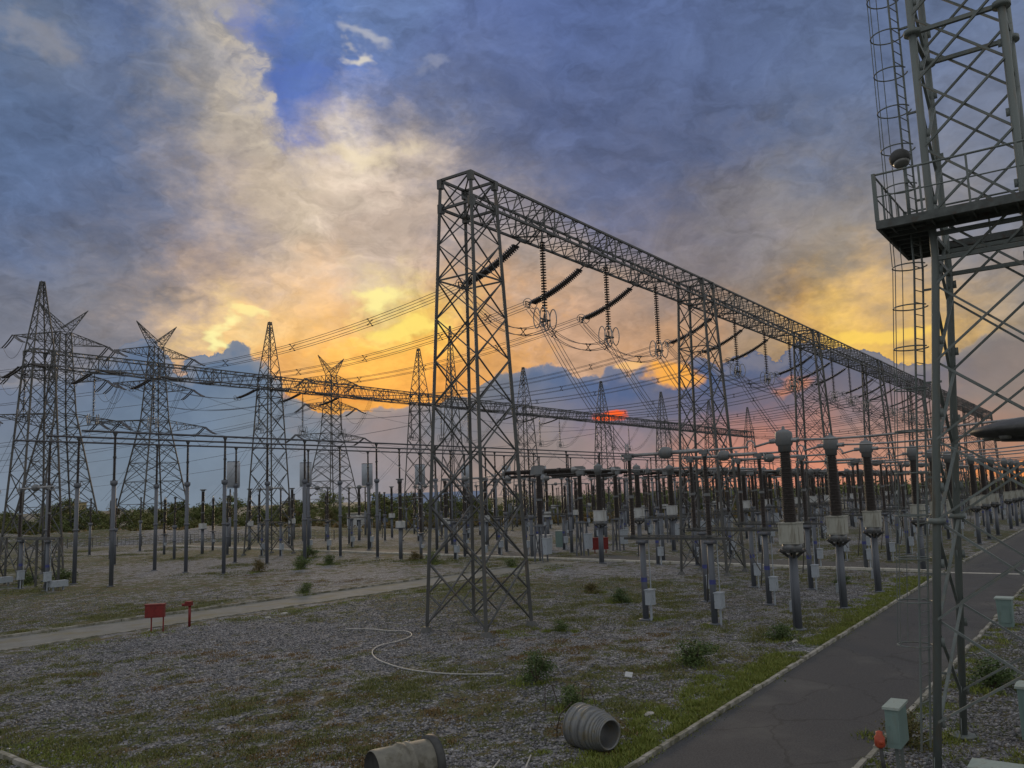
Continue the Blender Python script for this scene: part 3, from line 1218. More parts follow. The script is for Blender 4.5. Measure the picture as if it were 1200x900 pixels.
# bus disconnector at the left edge of the yard
def edge_ds(loc, lab, L):
    t = make_ds(lab, 'disconnectors at the left edge of the yard', L, 4.1)
    t.location = loc
    b = MB()
    for y in (0.6, L - .6):
        b.bar((0, y, 4.2), (1.6, y + .8, .2), .08)
        b.bar((1.6, y + .8, 4.2), (0, y, .2), .08)
        b.bar((1.6, y + .8, 0), (1.6, y + .8, 4.2), .16)
    b.bar((1.6, .8, 4.2), (1.6, L + .3, 4.2), .12)
    b.build('side_frame', M['steel'], t)
    m = MB()
    m.box((.7, -.5, .55), (1.3, .7, .5))
    m.bar((.3, -.5, 0), (.3, -.5, .4), .12)
    m.bar((1.1, -.5, 0), (1.1, -.5, .4), .12)
    m.build('control_cabinet', M['grey_box'], t)


edge_ds((34.2, 72.6, 0), 'nearest disconnector on braced stands left of the tall busbar posts', 5.2)
edge_ds((34.2, 82.5, 0), 'disconnector behind the braced nearer one at the left edge of the yard', 5.0)

first = None
for i in range(7):
    u = 82.4 + 14.65 * i
    lab = f'pale drum-shaped line trap on twin insulators, {ORD[i]} from the left beyond the far gantry'
    if first is None:
        first = make_trap(lab, 'drum-shaped line traps')
        first.location = (u, 115, 0)
    else:
        dup(first, (u, 115, 0), 0, lab, 'drum-shaped line traps')


# ------------------------------------------------------------------ transmission pylons
def make_pylon(label, loc, rz, Ht=57.0):
    t = thing('transmission_pylon', label, 'pylon', loc, rz, 'transmission pylons behind the yard')
    w0, wm, wt = 15.0, 5.2, 2.6
    zk, zt = 30.0, 50.5

    def W(z):
        return w0 + (wm - w0) * z / zk if z < zk else wm + (wt - wm) * (z - zk) / (zt - zk)
    cs = ((-1, -1), (1, -1), (1, 1), (-1, 1))
    for sx, sy in cs:
        m = MB()
        m.bar((sx * w0 / 2, sy * w0 / 2, 0), (sx * wm / 2, sy * wm / 2, zk), .34)
        m.bar((sx * wm / 2, sy * wm / 2, zk), (sx * wt / 2, sy * wt / 2, zt), .28)
        m.build('leg', M['steel'], t)
    b = MB()
    zs = [0, 7.5, 13.5, 18.5, 23, 26.7, 30, 33, 36, 38.7, 41.0, 43.4, 45.8, 48.2, 50.5]
    for za, zb in zip(zs, zs[1:]):
        a, c = W(za) / 2, W(zb) / 2
        for f in range(4):
            (ax, ay), (bx, by) = cs[f], cs[(f + 1) % 4]
            b.bar((ax * a, ay * a, za), (bx * c, by * c, zb), .17, .12, False)
            b.bar((bx * a, by * a, za), (ax * c, ay * c, zb), .17, .12, False)
            b.bar((ax * c, ay * c, zb), (bx * c, by * c, zb), .16, .12, False)
            if za < 20:
                zm = (za + zb) / 2
                mm = W(zm) / 2
                b.bar((ax * mm, ay * mm, zm), ((ax + bx) / 2 * mm, (ay + by) / 2 * mm, zb), .1, .1, False)
                b.bar((bx * mm, by * mm, zm), ((ax + bx) / 2 * mm, (ay + by) / 2 * mm, zb), .1, .1, False)
    b.build('bracing', M['steel'], t)
    for z, L, rise in ((50.5, 11.5, -2.2), (41, 11.5, -1.5), (30, 15.5, -1.0)):
        for s in (-1, 1):
            w = W(z) / 2
            m = MB()
            tip = Vector((s * L, 0, z + rise))
            zb = z - 3.0
            wb = W(zb) / 2
            for sy in (-1, 1):
                m.bar((s * w, sy * w, z), tip, .18, .14, False)
                m.bar((s * wb, sy * wb, zb), tip, .18, .14, False)
            for q in (.2, .4, .6, .8):
                A = [Vector((s * w, sy * w, z)).lerp(tip, q) for sy in (-1, 1)]
                B = [Vector((s * wb, sy * wb, zb)).lerp(tip, q) for sy in (-1, 1)]
                B0 = [Vector((s * wb, sy * wb, zb)).lerp(tip, q - .2) for sy in (-1, 1)]
                A0 = [Vector((s * w, sy * w, z)).lerp(tip, q - .2) for sy in (-1, 1)]
                for i in (0, 1):
                    m.bar(A[i], B[i], .1, .1, False)
                    m.bar(A[i], B0[i], .1, .1, False)
                m.bar(A[0], A[1], .1, .1, False)
                m.bar(A0[0], A[1], .1, .1, False)
            m.build('crossarm', M['steel'], t)
    for s in (-1, 1):
        m = MB()
        tip = Vector((s * 6.0, 0, Ht))
        pts = [Vector((s * wt / 2, -wt / 2, 50.5)), Vector((s * wt / 2, wt / 2, 50.5)), Vector((-s * wt / 2, -wt / 2, 50.9)), Vector((-s * wt / 2, wt / 2, 50.9))]
        for p in pts:
            m.bar(p, tip, .18, .14, False)
        for q in (.15, .35, .55, .75):
            c = [p.lerp(tip, q) for p in pts]
            c2 = [p.lerp(tip, q + .2) for p in pts]
            for i, j in ((0, 1), (1, 3), (3, 2), (2, 0)):
                m.bar(c[i], c[j], .09, .09, False)
                m.bar(c[i], c2[j], .09, .09, False)
        m.build('earth_wire_peak', M['steel'], t)
    return t


pyl = []
for (x, d, lab) in ((73, 205, 'lattice pylon with a V-shaped top behind the leftmost pointed column of the far gantry'),
                    (183, 228, 'lattice pylon with V-shaped top between the two leftmost columns of the far gantry'),
                    (388, 291, 'distant lattice pylon with V-shaped top against the orange glow, the smallest of the three')):
    dv = pix_dir(x, 420)
    p = view(dv.x / dv.y * d, d)
    pyl.append(p)
    make_pylon(lab, (p.x, p.y, 0), 0)


def arm(p, z, L, s):
    return Vector((p.x + s * L, p.y, z))


ARMS = ((48.3, 11.5), (39.5, 11.5), (29.0, 15.5))
pw = ('leftmost', 'middle', 'rightmost')
first = None
for i, p in enumerate(pyl):
    nb = (0, 1, 3)[i]
    for s in (-1, 1):
        for a, (z, L) in enumerate(ARMS):
            tip = arm(p, z, L, s)
            lev = ('upper', 'middle', 'lower')[a]
            sd = ('left', 'right')[s > 0]
            for yd, wh in ((-1, 'yard'), (1, 'far')):
                m = MB()
                m.tube(sag_pts((-.3, 0, 0), (-.3, yd * 5.2, -2.4), .2, 5), .15, 6)
                m.tube(sag_pts((.3, 0, 0), (.3, yd * 5.2, -2.4), .2, 5), .15, 6)
                o = m.build('tension_insulator_string', M['disc'])
                o.location = tip
                tag(o, f'tiny insulator string, {wh} side of the {lev} {sd} arm, {pw[i]} pylon', 'insulator', 'insulator strings on the pylons')
            pts = [tip + Vector((0, -5.2 + 10.4 * q / 10, -2.4 - 4 * 3.2 * (q / 10) * (1 - q / 10))) for q in range(11)]
            m = MB()
            m.tube([q - tip for q in pts], .05, 4)
            o = m.build('jumper_cable', M['wire'])
            o.location = tip
            tag(o, f'looped jumper under the {lev} {sd} arm of the {pw[i]} pylon', 'cable', 'jumper loops on the pylons')
            if s > 0 or i == 1:
                n = min(nb + (s > 0), NB - 1)
                end = Vector((PH[a] + n * BAY, V2 + WT / 2 + 4.4, ZH - .85))
                bundle('overhead_conductor', f'thin conductor from far gantry up to {lev} {sd} arm of the {pw[i]} pylon', 'conductor',
                       sag_pts(end, tip + Vector((0, -5.2, -2.4)), 3.0, 16), 'conductors to the pylons', .022, 1, False, ((-.25, 0), (.25, 0)))
            q = tip + Vector((-260 - 30 * i, 260, -16)) if i < 2 else tip + Vector((-60, 420, -8))
            bundle('overhead_conductor', f'thin conductor leaving the {lev} {sd} arm of the {pw[i]} pylon outward', 'conductor',
                   sag_pts(tip + Vector((0, 5.2, -2.4)), q, 9, 16), 'conductors leaving the pylons', .028, 1, False, ((-.25, 0), (.25, 0)))
for n in (0, 1, 3):
    for k in range(3):
        u = PH[k] + n * BAY
        tension_far((u, V2 + WT / 2 + .05, ZH), 0, f'small slanting insulator string facing outward, {bay_phrase(n, k, G2)}', 'line-side strings on the far gantry')

# slender lightning mast behind the near gantry column
dv = pix_dir(528, 420)
p = view(dv.x / dv.y * 150, 150)
t = thing('lightning_mast', 'slender pointed lattice mast seen through the nearest gantry column', 'mast', (p.x, p.y, 0))
legs, b = column_shape(4.0, 1.0, 30, .16, .09, 1.3, peak=(37.5, .2))
for m in legs:
    m.build('leg', M['steel'], t)
b.build('bracing', M['steel'], t)


# ------------------------------------------------------------------ the near tower with ladder and platform
UC, VC, AB, AT, ZK, ZP = 22.9, 2.2, 1.85, 0.97, 11.8, 12.7
tw = thing('lattice_tower', 'big grey lattice tower with caged ladder and railed platform beside the road', 'tower', (UC, VC, 0))
ZTOP = 23.5


def TW(z):
    return AB + (AT - AB) * z / ZK if z < ZK else AT


cs = ((-1, -1), (1, -1), (1, 1), (-1, 1))
for sx, sy in cs:
    m = MB()
    m.tube([(sx * AB, sy * AB, 0), (sx * AT, sy * AT, ZK), (sx * AT, sy * AT, ZTOP)], .09, 14)
    m.lathe([(.32, 0), (.32, .05), (.16, .06)], 12, (sx * AB, sy * AB, .02))
    for z in (5.6, 17.6):
        w = TW(z)
        m.lathe([(.2, z - .06), (.2, z + .06)], 14, (sx * w, sy * w, 0))
    for z in [1.2 + 1.72 * i for i in range(13)]:
        w = TW(z)
        m.box((sx * (w - .10), sy * w, z), (.12, .016, .2))
        m.box((sx * w, sy * (w - .10), z), (.016, .12, .2))
    # stiffening feet
    for a in range(4):
        c_, s_ = math.cos(a * PI / 2), math.sin(a * PI / 2)
        m.bar((sx * AB + c_ * .3, sy * AB + s_ * .3, .08), (sx * AB + c_ * .12, sy * AB + s_ * .12, .5), .02, .02)
    m.build('leg', M['tower_steel'], tw, True)
b = MB()
z = 1.2
while z < ZTOP - 1.8:
    hgt = 2.2 if z < 5 else (1.85 if z < ZK - 1 else 1.72)
    za, zb = z, z + hgt
    a, c = TW(za), TW(zb)
    for f in range(4):
        (ax, ay), (bx, by) = cs[f], cs[(f + 1) % 4]
        nx, ny = (ax + bx) / 2 * .05, (ay + by) / 2 * .05
        wd = .068
        b.bar((ax * a + nx, ay * a + ny, za), (bx * c + nx, by * c + ny, zb), wd, .05, False)
        b.bar((bx * a - nx, by * a - ny, za), (ax * c - nx, ay * c - ny, zb), wd, .05, False)
    z = zb
for z in (ZK, ZP - .3, 17.6):
    w = TW(z)
    for f in range(4):
        (ax, ay), (bx, by) = cs[f], cs[(f + 1) % 4]
        b.bar((ax * w, ay * w, z), (bx * w, by * w, z), .1, .1, False)
b.build('bracing', M['tower_steel'], tw)
# platform: a ring walkway, a little narrower on the far side
PO, PI_, PF = 1.98, 1.05, 1.62
pl = MB()
XC, XL = (PF - PO) / 2, PO + PF
for (x0, x1, y0, y1) in ((-PO, -PI_, -PO, PO), (PI_, PF, -PO, PO), (-PI_, PI_, PI_, PO), (-PI_, PI_, -PO, -PI_)):
    pl.box(((x0 + x1) / 2, (y0 + y1) / 2, ZP - .03), (x1 - x0, y1 - y0, .05))
for s, e in ((-1, PO), (1, PF)):
    pl.box((s * e, 0, ZP - .09), (.07, 2 * PO + .07, .2))
    pl.box((XC, s * PO, ZP - .095), (XL - .08, .07, .19))
    pl.box((s * PI_, 0, ZP - .12), (.06, 2 * PO - .1, .14))
    pl.box((0, s * PI_, ZP - .125), (2 * PI_ - .08, .06, .13))
for q in range(9):
    x = -PO + .25 + q * (2 * PO - .5) / 8
    for s, e in ((-1, PO), (1, PF)):
        pl.bar((s * PI_, x, ZP - .104), (s * e, x, ZP - .104), .04, .07)
        if -PO < x < PF:
            pl.bar((x, s * PI_, ZP - .1), (x, s * PO, ZP - .1), .04, .07)
plo = pl.build('platform', M['platform_steel'], tw)
rl = MB()
for s, e in ((-1, PO), (1, PF)):
    for dz, r in ((1.15, .026), (.6, .018)):
        rl.tube([(-PO, s * PO, ZP + dz), (PF, s * PO, ZP + dz)], r, 6)
        rl.tube([(s * e, -PO, ZP + dz), (s * e, PO, ZP + dz)], r, 6)
    for q in range(5):
        rl.bar((-PO + q * XL / 4, s * PO, ZP), (-PO + q * XL / 4, s * PO, ZP + 1.15), .045)
        if 0 < q < 4:
            x = -PO + q * PO / 2
            rl.bar((s * e, x, ZP), (s * e, x, ZP + 1.15), .045)
for sx, sy in cs:
    e = PO if sx < 0 else PF
    rl.bar((sx * e, sy * PO, ZP), (sx * e, sy * PO, ZP + 1.18), .085)
rl.build('railing', M['tower_steel'], plo)
# ladder on the left face
ld = MB()


def lad(z, off):
    w = TW(min(z, ZK))
    return w + off


A0, A1 = Vector((-.6, .14, 0)), Vector((-.18, .02, 0))
sec = [(0.2, .34), (ZK, .34), (ZTOP, .34)]
for A in (A0, A1):
    ld.tube([A + Vector((0, lad(z, o) + .06, z)) for z, o in sec], .027, 6)
z = .4
while z < ZTOP:
    y = lad(z, .34) + .06
    ld.tube([A0 + Vector((0, y, z)), A1 + Vector((0, y, z))], .013, 5)
    z += .3
for z in [2 + 2.3 * i for i in range(10)]:
    w = lad(z, 0)
    ld.bar((-.4, w, z), (-.4, w + .4, z), .05)
lo = ld.build('ladder', M['tower_steel'], tw)
hp = MB()
for z in [2.6 + 1.03 * i for i in range(21)]:
    y = lad(z, .34) + .02
    hp.tube([(-.33 + .40 * math.sin(a) * -1, y + .33 - .40 * math.cos(a), z) for a in [.35 + (2 * PI - .7) * i / 22 for i in range(23)]], .018, 5)
for a in (PI * .75, PI, PI * 1.3):
    hp.tube([(-.33 - .40 * math.sin(a), lad(z, .36) + .33 - .40 * math.cos(a), z) for z in (2.6, ZK, ZTOP)], .011, 5)
hp.build('safety_cage', M['tower_steel'], lo)

# lantern standing on the tower platform
t = thing('floodlight', 'small round lantern on a short pole on the tower platform', 'lamp', (UC - .62, VC + 1.5, ZP - .003))
m = MB()
m.tube([(0, 0, 0), (0, 0, 1.75)], .045, 8)
m.tube([(.1, -.16, 0), (.1, -.16, 1.1), (.02, 0, 1.4)], .025, 6)
m.build('pole', M['tower_steel'], t, True)
m = MB()
m.lathe([(.08, 0), (.2, .04), (.25, .14), (.25, .26), (.18, .36), (.06, .4)], 16, (-.08, .05, 1.72), (.3, .2, 1))
m.build('lamp_head', M['dark_steel'], t, True)
m = MB()
m.lathe([(.2, 0), (.16, -.05), (.02, -.07)], 16, (-.08, .05, 1.75), (.3, .2, 1))
m.build('lens', M['lens'], t, True)

# wide saucer-shaped lamp head on a mast just outside the right edge
dv = pix_dir(1212, 500)
p = view(dv.x / dv.y * 28.0, 28.0)
t = thing('mast_lamp', 'dark saucer-shaped lamp head seen from below beyond the tower legs', 'lamp', (p.x, p.y, 0))
m = MB()
m.tube([(0, 0, 0), (0, 0, 7.9)], [.16, .1], 12)
m.build('pole', M['tower_steel'], t, True)
m = MB()
m.lathe([(.3, 7.72), (1.0, 7.76), (1.0, 7.84), (1.72, 7.95), (1.9, 8.06), (1.92, 8.14), (1.75, 8.24), (1.1, 8.42), (.4, 8.52), (.1, 8.55)], 40)
m.build('lamp_shade', M['dark_steel'], t, True)
m = MB()
for i in range(8):
    a = i * PI / 4 + .2
    m.lathe([(.16, -.06), (.19, 0), (.19, .06)], 12, (1.36 * math.cos(a), 1.36 * math.sin(a), 7.87))
m.build('lens', M['lens'], t, True)


# ------------------------------------------------------------------ ground, roads, kerbs
def sheet(name, pts, z, m):
    b_ = MB()
    b_.quad(*[(x, y, z) for x, y in pts])
    return kind(b_.build(name, m), 'structure')


sheet('ground', ((-3000, -3000), (3000, -3000), (3000, 3000), (-3000, 3000)), 0.0, M['ground'])
RV0, RV1 = 5.75, 11.2


def rv1(u):
    """the left road edge drifts a little away from the yard grid"""
    return 10.1 + .0235 * (min(u, 70) - 18.8)


sheet('road', ((-20, RV0), (330, RV0), (330, rv1(330)), (70, rv1(70)), (-20, rv1(-20))), .008, M['asphalt'])
sheet('cross_road', ((69.4, RV1 + .3), (74.0, RV1 + .3), (74.0 + 12, 130), (69.4 + 12, 130)), .006, M['asphalt'])
sheet('path', ((-20, 45.0), (69.0, 42.8), (69.6, 46.2), (-20, 49.9)), .008, M['path'])


def kerb(name, p, q, w, h, step, gap=.02, jit=.015, m='concrete', skip=0.0):
    p, q = Vector(p + (0,)), Vector(q + (0,))
    d = q - p
    n = int(d.length / step)
    b_ = MB()
    rz = math.atan2(d.y, d.x)
    for i in range(n):
        if random.random() < skip:
            continue
        c = p + d * ((i + .5) / n)
        hh = h + random.uniform(-jit, jit)
        nrm = Vector((-d.y, d.x, 0)).normalized() * random.uniform(-jit, jit)
        b_.box((c.x + nrm.x, c.y + nrm.y, hh / 2 - .03), (d.length / n - gap, w, hh + .06), rz + random.uniform(-jit, jit) * .6, .96)
    return kind(b_.build(name, M[m]), 'structure')


kerb('kerb', (-5, rv1(-5) + .08), (68, rv1(68) + .08), .13, .11, .95)
kerb('kerb', (76, RV1 + .09), (300, RV1 + .09), .15, .12, 1.5)
kerb('kerb', (12, RV0 - .08), (68, RV0 - .08), .13, .09, .95, .04, .03, skip=.12)
kerb('kerb', (69, RV0 - .08), (300, RV0 - .08), .13, .09, 1.5)
kerb('kerb', (67.6, RV1 + .3), (81.3, 130), .6, .16, 1.3, m='pale_concrete')
kerb('kerb', (-20, 50.05), (69.0, 46.35), .16, .13, 1.6)
kerb('kerb', (-20, 44.9), (69.0, 42.7), .12, .05, 1.6)
kerb('kerb', (10.9, 26.5), (10.7, 21.0), .16, .12, .95)
b_ = MB()
b_.quad((67.35, RV0 + .02, .016), (67.95, RV0 + .02, .016), (67.95, RV1 - .02, .016), (67.35, RV1 - .02, .016))
kind(b_.build('trench_cover', M['pale_concrete']), 'structure')

# pale gravel bank behind the left part of the yard
bm_ = MB()
N1 = 60
rows_ = []
for i in range(N1 + 1):
    x = -150 + 130 * i / N1
    ln = []
    for k, (d, z) in enumerate(((152, -.05), (157, .9), (165, 1.9), (176, 2.3), (186, 1.2), (192, -.05))):
        f = min(1, i / 6, (N1 - i) / 14)
        zz = z * f * (.85 + .2 * math.sin(i * .9) * math.sin(i * .37 + k)) if z > 0 else z
        p = view(x + random.uniform(-.4, .4), d + random.uniform(-1.5, 1.5), zz)
        ln.append(tuple(p))
    rows_.append(ln)
for i in range(N1):
    for k in range(5):
        bm_.quad(rows_[i][k], rows_[i + 1][k], rows_[i + 1][k + 1], rows_[i][k + 1])
kind(bm_.build('gravel_bank', M['ground'], smooth=True), 'structure')


# wire fence in front of the bank
t = thing('wire_fence', 'low wire fence with thin posts in front of the gravel bank', 'fence', tuple(view(-80, 146)))
m = MB()
fm = MB()
o = view(-80, 146)
pts = [view(-86 + 4.2 * i, 146 + 1.2 * math.sin(i * .25)) - o for i in range(16)]
for q in pts:
    m.bar(q, q + Vector((0, 0, 1.7)), .1)
for a_, c_ in zip(pts, pts[1:]):
    for z in (.25, .75, 1.25, 1.62):
        fm.bar(a_ + Vector((0, 0, z)), c_ + Vector((0, 0, z)), .045, .045, False)
    for q in range(1, 6):
        w_ = a_.lerp(c_, q / 6)
        fm.bar(w_ + Vector((0, 0, .2)), w_ + Vector((0, 0, 1.62)), .03, .03, False)
m.build('fence_post', M['steel'], t)['kind'] = 'stuff'
fm.build('wire_mesh', M['steel'], t)


# ------------------------------------------------------------------ small things in the foreground
# ribbed shells lying on the gravel
def ribbed_shell(label, p0, p1, prof, inner):
    p0, p1 = Vector(p0), Vector(p1)
    ax = (p1 - p0)
    L = ax.length
    t = thing('ribbed_pipe', label, 'pipe', tuple(p0))
    m = MB()
    out = [(r, z * L) for r, z in prof]
    inn = [(r, z * L) for r, z in inner]
    m.lathe(out + inn, 40, (0, 0, 0), ax, caps=False)
    m.build('shell', M['pipe_shell'], t, True)
    return t


prof, zz = [], 0.0
steps = [(.565, .03), (.545, .16), (.565, .05), (.545, .20), (.56, .04), (.525, .17), (.535, .03), (.50, .13), (.475, .09), (.45, .07), (.43, .05), (.41, .05), (.39, .04)]
for r, w_ in steps:
    prof += [(r - .028, zz), (r, zz + .008), (r + .004, zz + w_ - .012), (r - .02, zz + w_ - .004)]
    zz += w_
inner = []
for i in range(14):
    z_ = 1 - i / 14
    r = .41 - .0 * i
    inner += [(r, z_ - .01), (r - .03, z_ - .035), (r, z_ - .06)]
inner = [(.46, 1.0)] + inner
prof = [(r * .97, z / zz) for r, z in prof]
# open end (smaller rings) faces the road
prof_r = prof
inn2 = [(.35, 1.0)] + [(.345 - (0.02 if j % 2 else 0), 1 - .035 * j) for j in range(1, 28)]
rp = ribbed_shell('grey stepped ribbed pipe near the road with its round open end showing',
                  (19.45, 12.3, .50), (19.12, 11.15, .46), prof_r, inn2)
m = MB()
m.tube([(.1, .75, -.48), (-.25, .5, -.1), (-.4, .28, .3), (-.1, .1, .56)], .014, 5)
m.build('strap', M['weathered_wood'], rp)
t = thing('ribbed_pipe', 'large grey drum-like pipe with dark end caps lying on the near gravel', 'pipe', (13.9, 14.25, .46))
ax = Vector((.93, -.37, 0)).normalized()
m = MB()
m.lathe([(.47, 0), (.49, .02), (.50, .1), (.50, .62), (.53, .64), (.54, .69), (.53, .74), (.50, .76), (.505, .82), (.53, .84), (.535, .89), (.50, .91), (.50, 1.38)], 40, (0, 0, 0), ax, caps=False)
m.build('shell', M['drum_shell'], t, True)
m = MB()
m.lathe([(.02, .09), (.40, .09), (.43, .05), (.472, .0)], 40, (0, 0, 0), ax, caps=False)
m.build('end_cap', M['dark_steel'], t, True)
m = MB()
m.lathe([(.49, 1.38), (.57, 1.39), (.59, 1.47), (.58, 1.56), (.4, 1.58), (.02, 1.56)], 40, (0, 0, 0), ax, caps=False)
m.build('end_cap', M['dark_steel'], t, True)

# rods beside it
for i, (a_, c_, lab) in enumerate((((17.2, 13.2, .05), (16.2, 12.75, .08), 'thin pale rod on the gravel beside the drum-like pipe'),
                                   ((17.9, 12.75, .05), (16.9, 12.2, .10), 'second pale rod lying right of the drum-like pipe'))):
    m = MB()
    m.tube([Vector(a_) - Vector(a_), Vector(c_) - Vector(a_)], .022, 6)
    o = m.build('metal_rod', M['white_pipe'])
    o.location = a_
    tag(o, lab, 'rod', 'rods beside the pipe')

# green cabinet and marker at the road edge
t = thing('control_cabinet', 'narrow pale green cabinet on two legs beside the road kerb, nearest the camera', 'cabinet', (21.0, 4.78, -.2))
m = MB()
m.box((0, 0, 1.28), (.85, .28, .82))
m.build('body', M['teal_box'], t)
m = MB()
m.box((0, 0, 1.72), (.93, .36, .055))
m.build('lid', M['pale_lid'], t)
m = MB()
m.bar((-.2, 0, .1), (-.2, 0, .88), .07)
m.bar((.25, 0, .1), (.25, 0, .88), .07)
m.box((-.02, 0, .22), (.8, .35, .06))
m.build('leg', M['tower_steel'], t)
m = MB()
m.box((-.1, .15, 1.3), (.5, .012, .6))
m.box((-.3, .165, 1.3), (.03, .03, .14))
m.box((-.427, 0, 1.28), (.014, .2, .6))
m.box((-.44, .07, 1.3), (.02, .025, .1))
for q in (1.08, 1.3, 1.5):
    m.box((.17, .16, q), (.05, .02, .07))
m.build('door', M['teal_box'], t)
t = thing('marker_post', 'dark post with a faded red cap leaning beside the pale green cabinet', 'post', (20.35, 4.95, 0))
m = MB()
m.tube([(0, 0, 0), (-.03, .06, .75)], .045, 8)
m.build('pole', M['dark_steel'], t, True)
m = MB()
m.lathe([(.06, .72), (.11, .76), (.11, .95), (.07, 1.0), (.07, 1.06), (.02, 1.08)], 12, (-.03, .06, 0))
m.bar((-.13, .0, .86), (.08, .12, .86), .1)
m.build('cap', M['orange_red'], t, True)


def cabinet(loc, dims, lab, rz=0.0, taper=1.0, mm='teal_box', lid='pale_lid', grp=None):
    t = thing('control_cabinet', lab, 'cabinet', loc, rz, grp)
    m = MB()
    m.box((0, 0, dims[2] / 2), dims, 0, taper)
    m.build('body', M[mm], t)
    m = MB()
    m.box((0, 0, dims[2] + .03), (dims[0] * taper + .1, dims[1] * taper + .1, .06))
    m.build('lid', M[lid], t)
    m = MB()
    m.box((-dims[0] / 2 * (1 + taper) / 2 - .012, 0, dims[2] * .5), (.02, dims[1] * .72, dims[2] * .7))
    xf = -dims[0] / 2 * (1 + taper) / 2
    m.box((xf - .03, dims[1] * .28, dims[2] * .52), (.03, .04, .14))
    for q in (.25, .5, .75):
        m.box((xf - .02, -dims[1] * .37, dims[2] * q), (.03, .03, .08))
    for q in range(4):
        m.box((xf - .026, 0, dims[2] * (.66 + .035 * q)), (.014, dims[1] * .4, .012))
    m.build('door', M[mm], t)
    return t


cabinet((20.4, 2.8, -.1), (.6, .85, .7), 'low teal cabinet with pale lid nearest the camera at the tower foot')
cabinet((43.9, 5.0, 0), (.6, .55, 1.2), 'teal box with pale lid standing beyond the tower on the right road verge', taper=1.12)
cabinet((25.5, 2.45, 0), (.7, .7, 1.25), 'tall teal cabinet on the gravel right of the tower legs')
cabinet((57.0, 4.9, 0), (.8, .75, 1.2), 'small distant teal cabinet farther along the right road verge', taper=1.1)
cabinet((82.5, 56.0, 0), (1.5, 1.9, 1.75), 'pale grey double cabinet standing behind the cross kerb near the yard middle', .2, 1, 'white_box', 'white_box')
cabinet((88.8, 57.6, 0), (1.0, .9, 1.9), 'slim teal cabinet right of the pale grey double cabinet', .2)
# slab by the bottom right cabinet
b_ = MB()
b_.box((23.2, 1.35, .03), (3.6, 2.1, .06), .1)
kind(b_.build('paving_slab', M['path']), 'structure')

# red fire point and post by the path
t = thing('fire_equipment_box', 'faded red box on two thin legs on the grass beside the concrete path', 'box', (25.5, 42.2, 0), YAW - PI / 2 + .15)
m = MB()
m.box((0, 0, 1.07), (.96, .36, .64), 0, .99)
m.box((0, 0, 1.42), (1.02, .42, .06))
m.build('body', M['red'], t)
m = MB()
m.box((-.235, -.185, 1.06), (.44, .02, .52))
m.box((.235, -.185, 1.06), (.44, .02, .52))
m.build('door', M['red'], t)
m = MB()
m.bar((-.18, 0, 0), (-.18, 0, .76), .06)
m.build('leg', M['red'], t)
m = MB()
m.bar((.42, 0, 0), (.42, 0, .76), .06)
m.build('leg', M['red'], t)
t = thing('hydrant_post', 'thin red post with a small red head right of the red box', 'post', (27.4, 42.0, 0), YAW - PI / 2)
m = MB()
m.tube([(0, 0, 0), (0, 0, 1.2)], .075, 8)
m.build('pole', M['red'], t, True)
m = MB()
m.box((-.05, 0, 1.25), (.34, .3, .24))
m.lathe([(.07, 0), (.07, .2)], 8, (-.2, -.05, 1.2), (-1, -.4, 0))
m.build('head', M['red'], t)
t = thing('fire_equipment_box', 'distant red box on the grass before the cross kerb', 'box', (80.0, 46.8, 0), YAW - PI / 2)
m = MB()
m.box((0, 0, 1.0), (1.7, .6, 1.2))
m.box((0, 0, 1.63), (1.8, .7, .07))
m.build('body', M['red'], t)
m = MB()
m.bar((-.6, 0, 0), (-.6, 0, .4), .1)
m.bar((.6, 0, 0), (.6, 0, .4), .1)
m.build('leg', M['red'], t)

# hose snaking over the gravel
def gp(px, py, z=0.0):
    d = pix_dir(px, py)
    s = (z - EYE) / d.z
    p = RGT * (d.x * s) + FWD * (d.y * s)
    return Vector((p.x, p.y, z))


def smooth_path(ps, k=6):
    out = []
    for i in range(len(ps) - 1):
        a, b_, c_, d = ps[max(i - 1, 0)], ps[i], ps[i + 1], ps[min(i + 2, len(ps) - 1)]
        for j in range(k):
            t_ = j / k
            out.append(.5 * ((2 * b_) + (c_ - a) * t_ + (2 * a - 5 * b_ + 4 * c_ - d) * t_ * t_ + (3 * b_ - a - 3 * c_ + d) * t_ ** 3))
    out.append(ps[-1])
    return out


HOSE = [gp(x, y) for x, y in ((405, 738), (430, 738), (455, 740), (477, 741), (482, 746), (468, 752), (447, 757), (437, 763), (438, 770), (449, 777), (480, 786), (530, 791), (590, 791))]
hp_ = smooth_path([Vector((q.x, q.y, .035)) for q in HOSE])
m = MB()
m.tube([q - hp_[0] for q in hp_], .03, 6)
o = m.build('hose', M['white_pipe'], smooth=True)
o.location = hp_[0]
tag(o, 'grey-white hose snaking across the gravel before the near gantry column', 'hose')
# bent rebar stakes
for i, (u, v, lab) in enumerate(((21.9, 15.0, 'thin bent rusty stake standing behind the ribbed pipe, left one'),
                                 (22.3, 13.9, 'thin bent rusty stake standing behind the ribbed pipe, right one'))):
    m = MB()
    m.tube([(0, 0, 0), (.03, .0, .62), (.12, -.1, .74), (.3, -.2, .68)], .014, 5)
    m.tube([(.32, -.3, 0), (.25, -.22, .4), (.2, -.15, .7)], .014, 5)
    o = m.build('rebar_stake', M['weathered_wood'])
    o.location = (u, v, 0)
    tag(o, lab, 'stake', 'stakes behind the pipe')
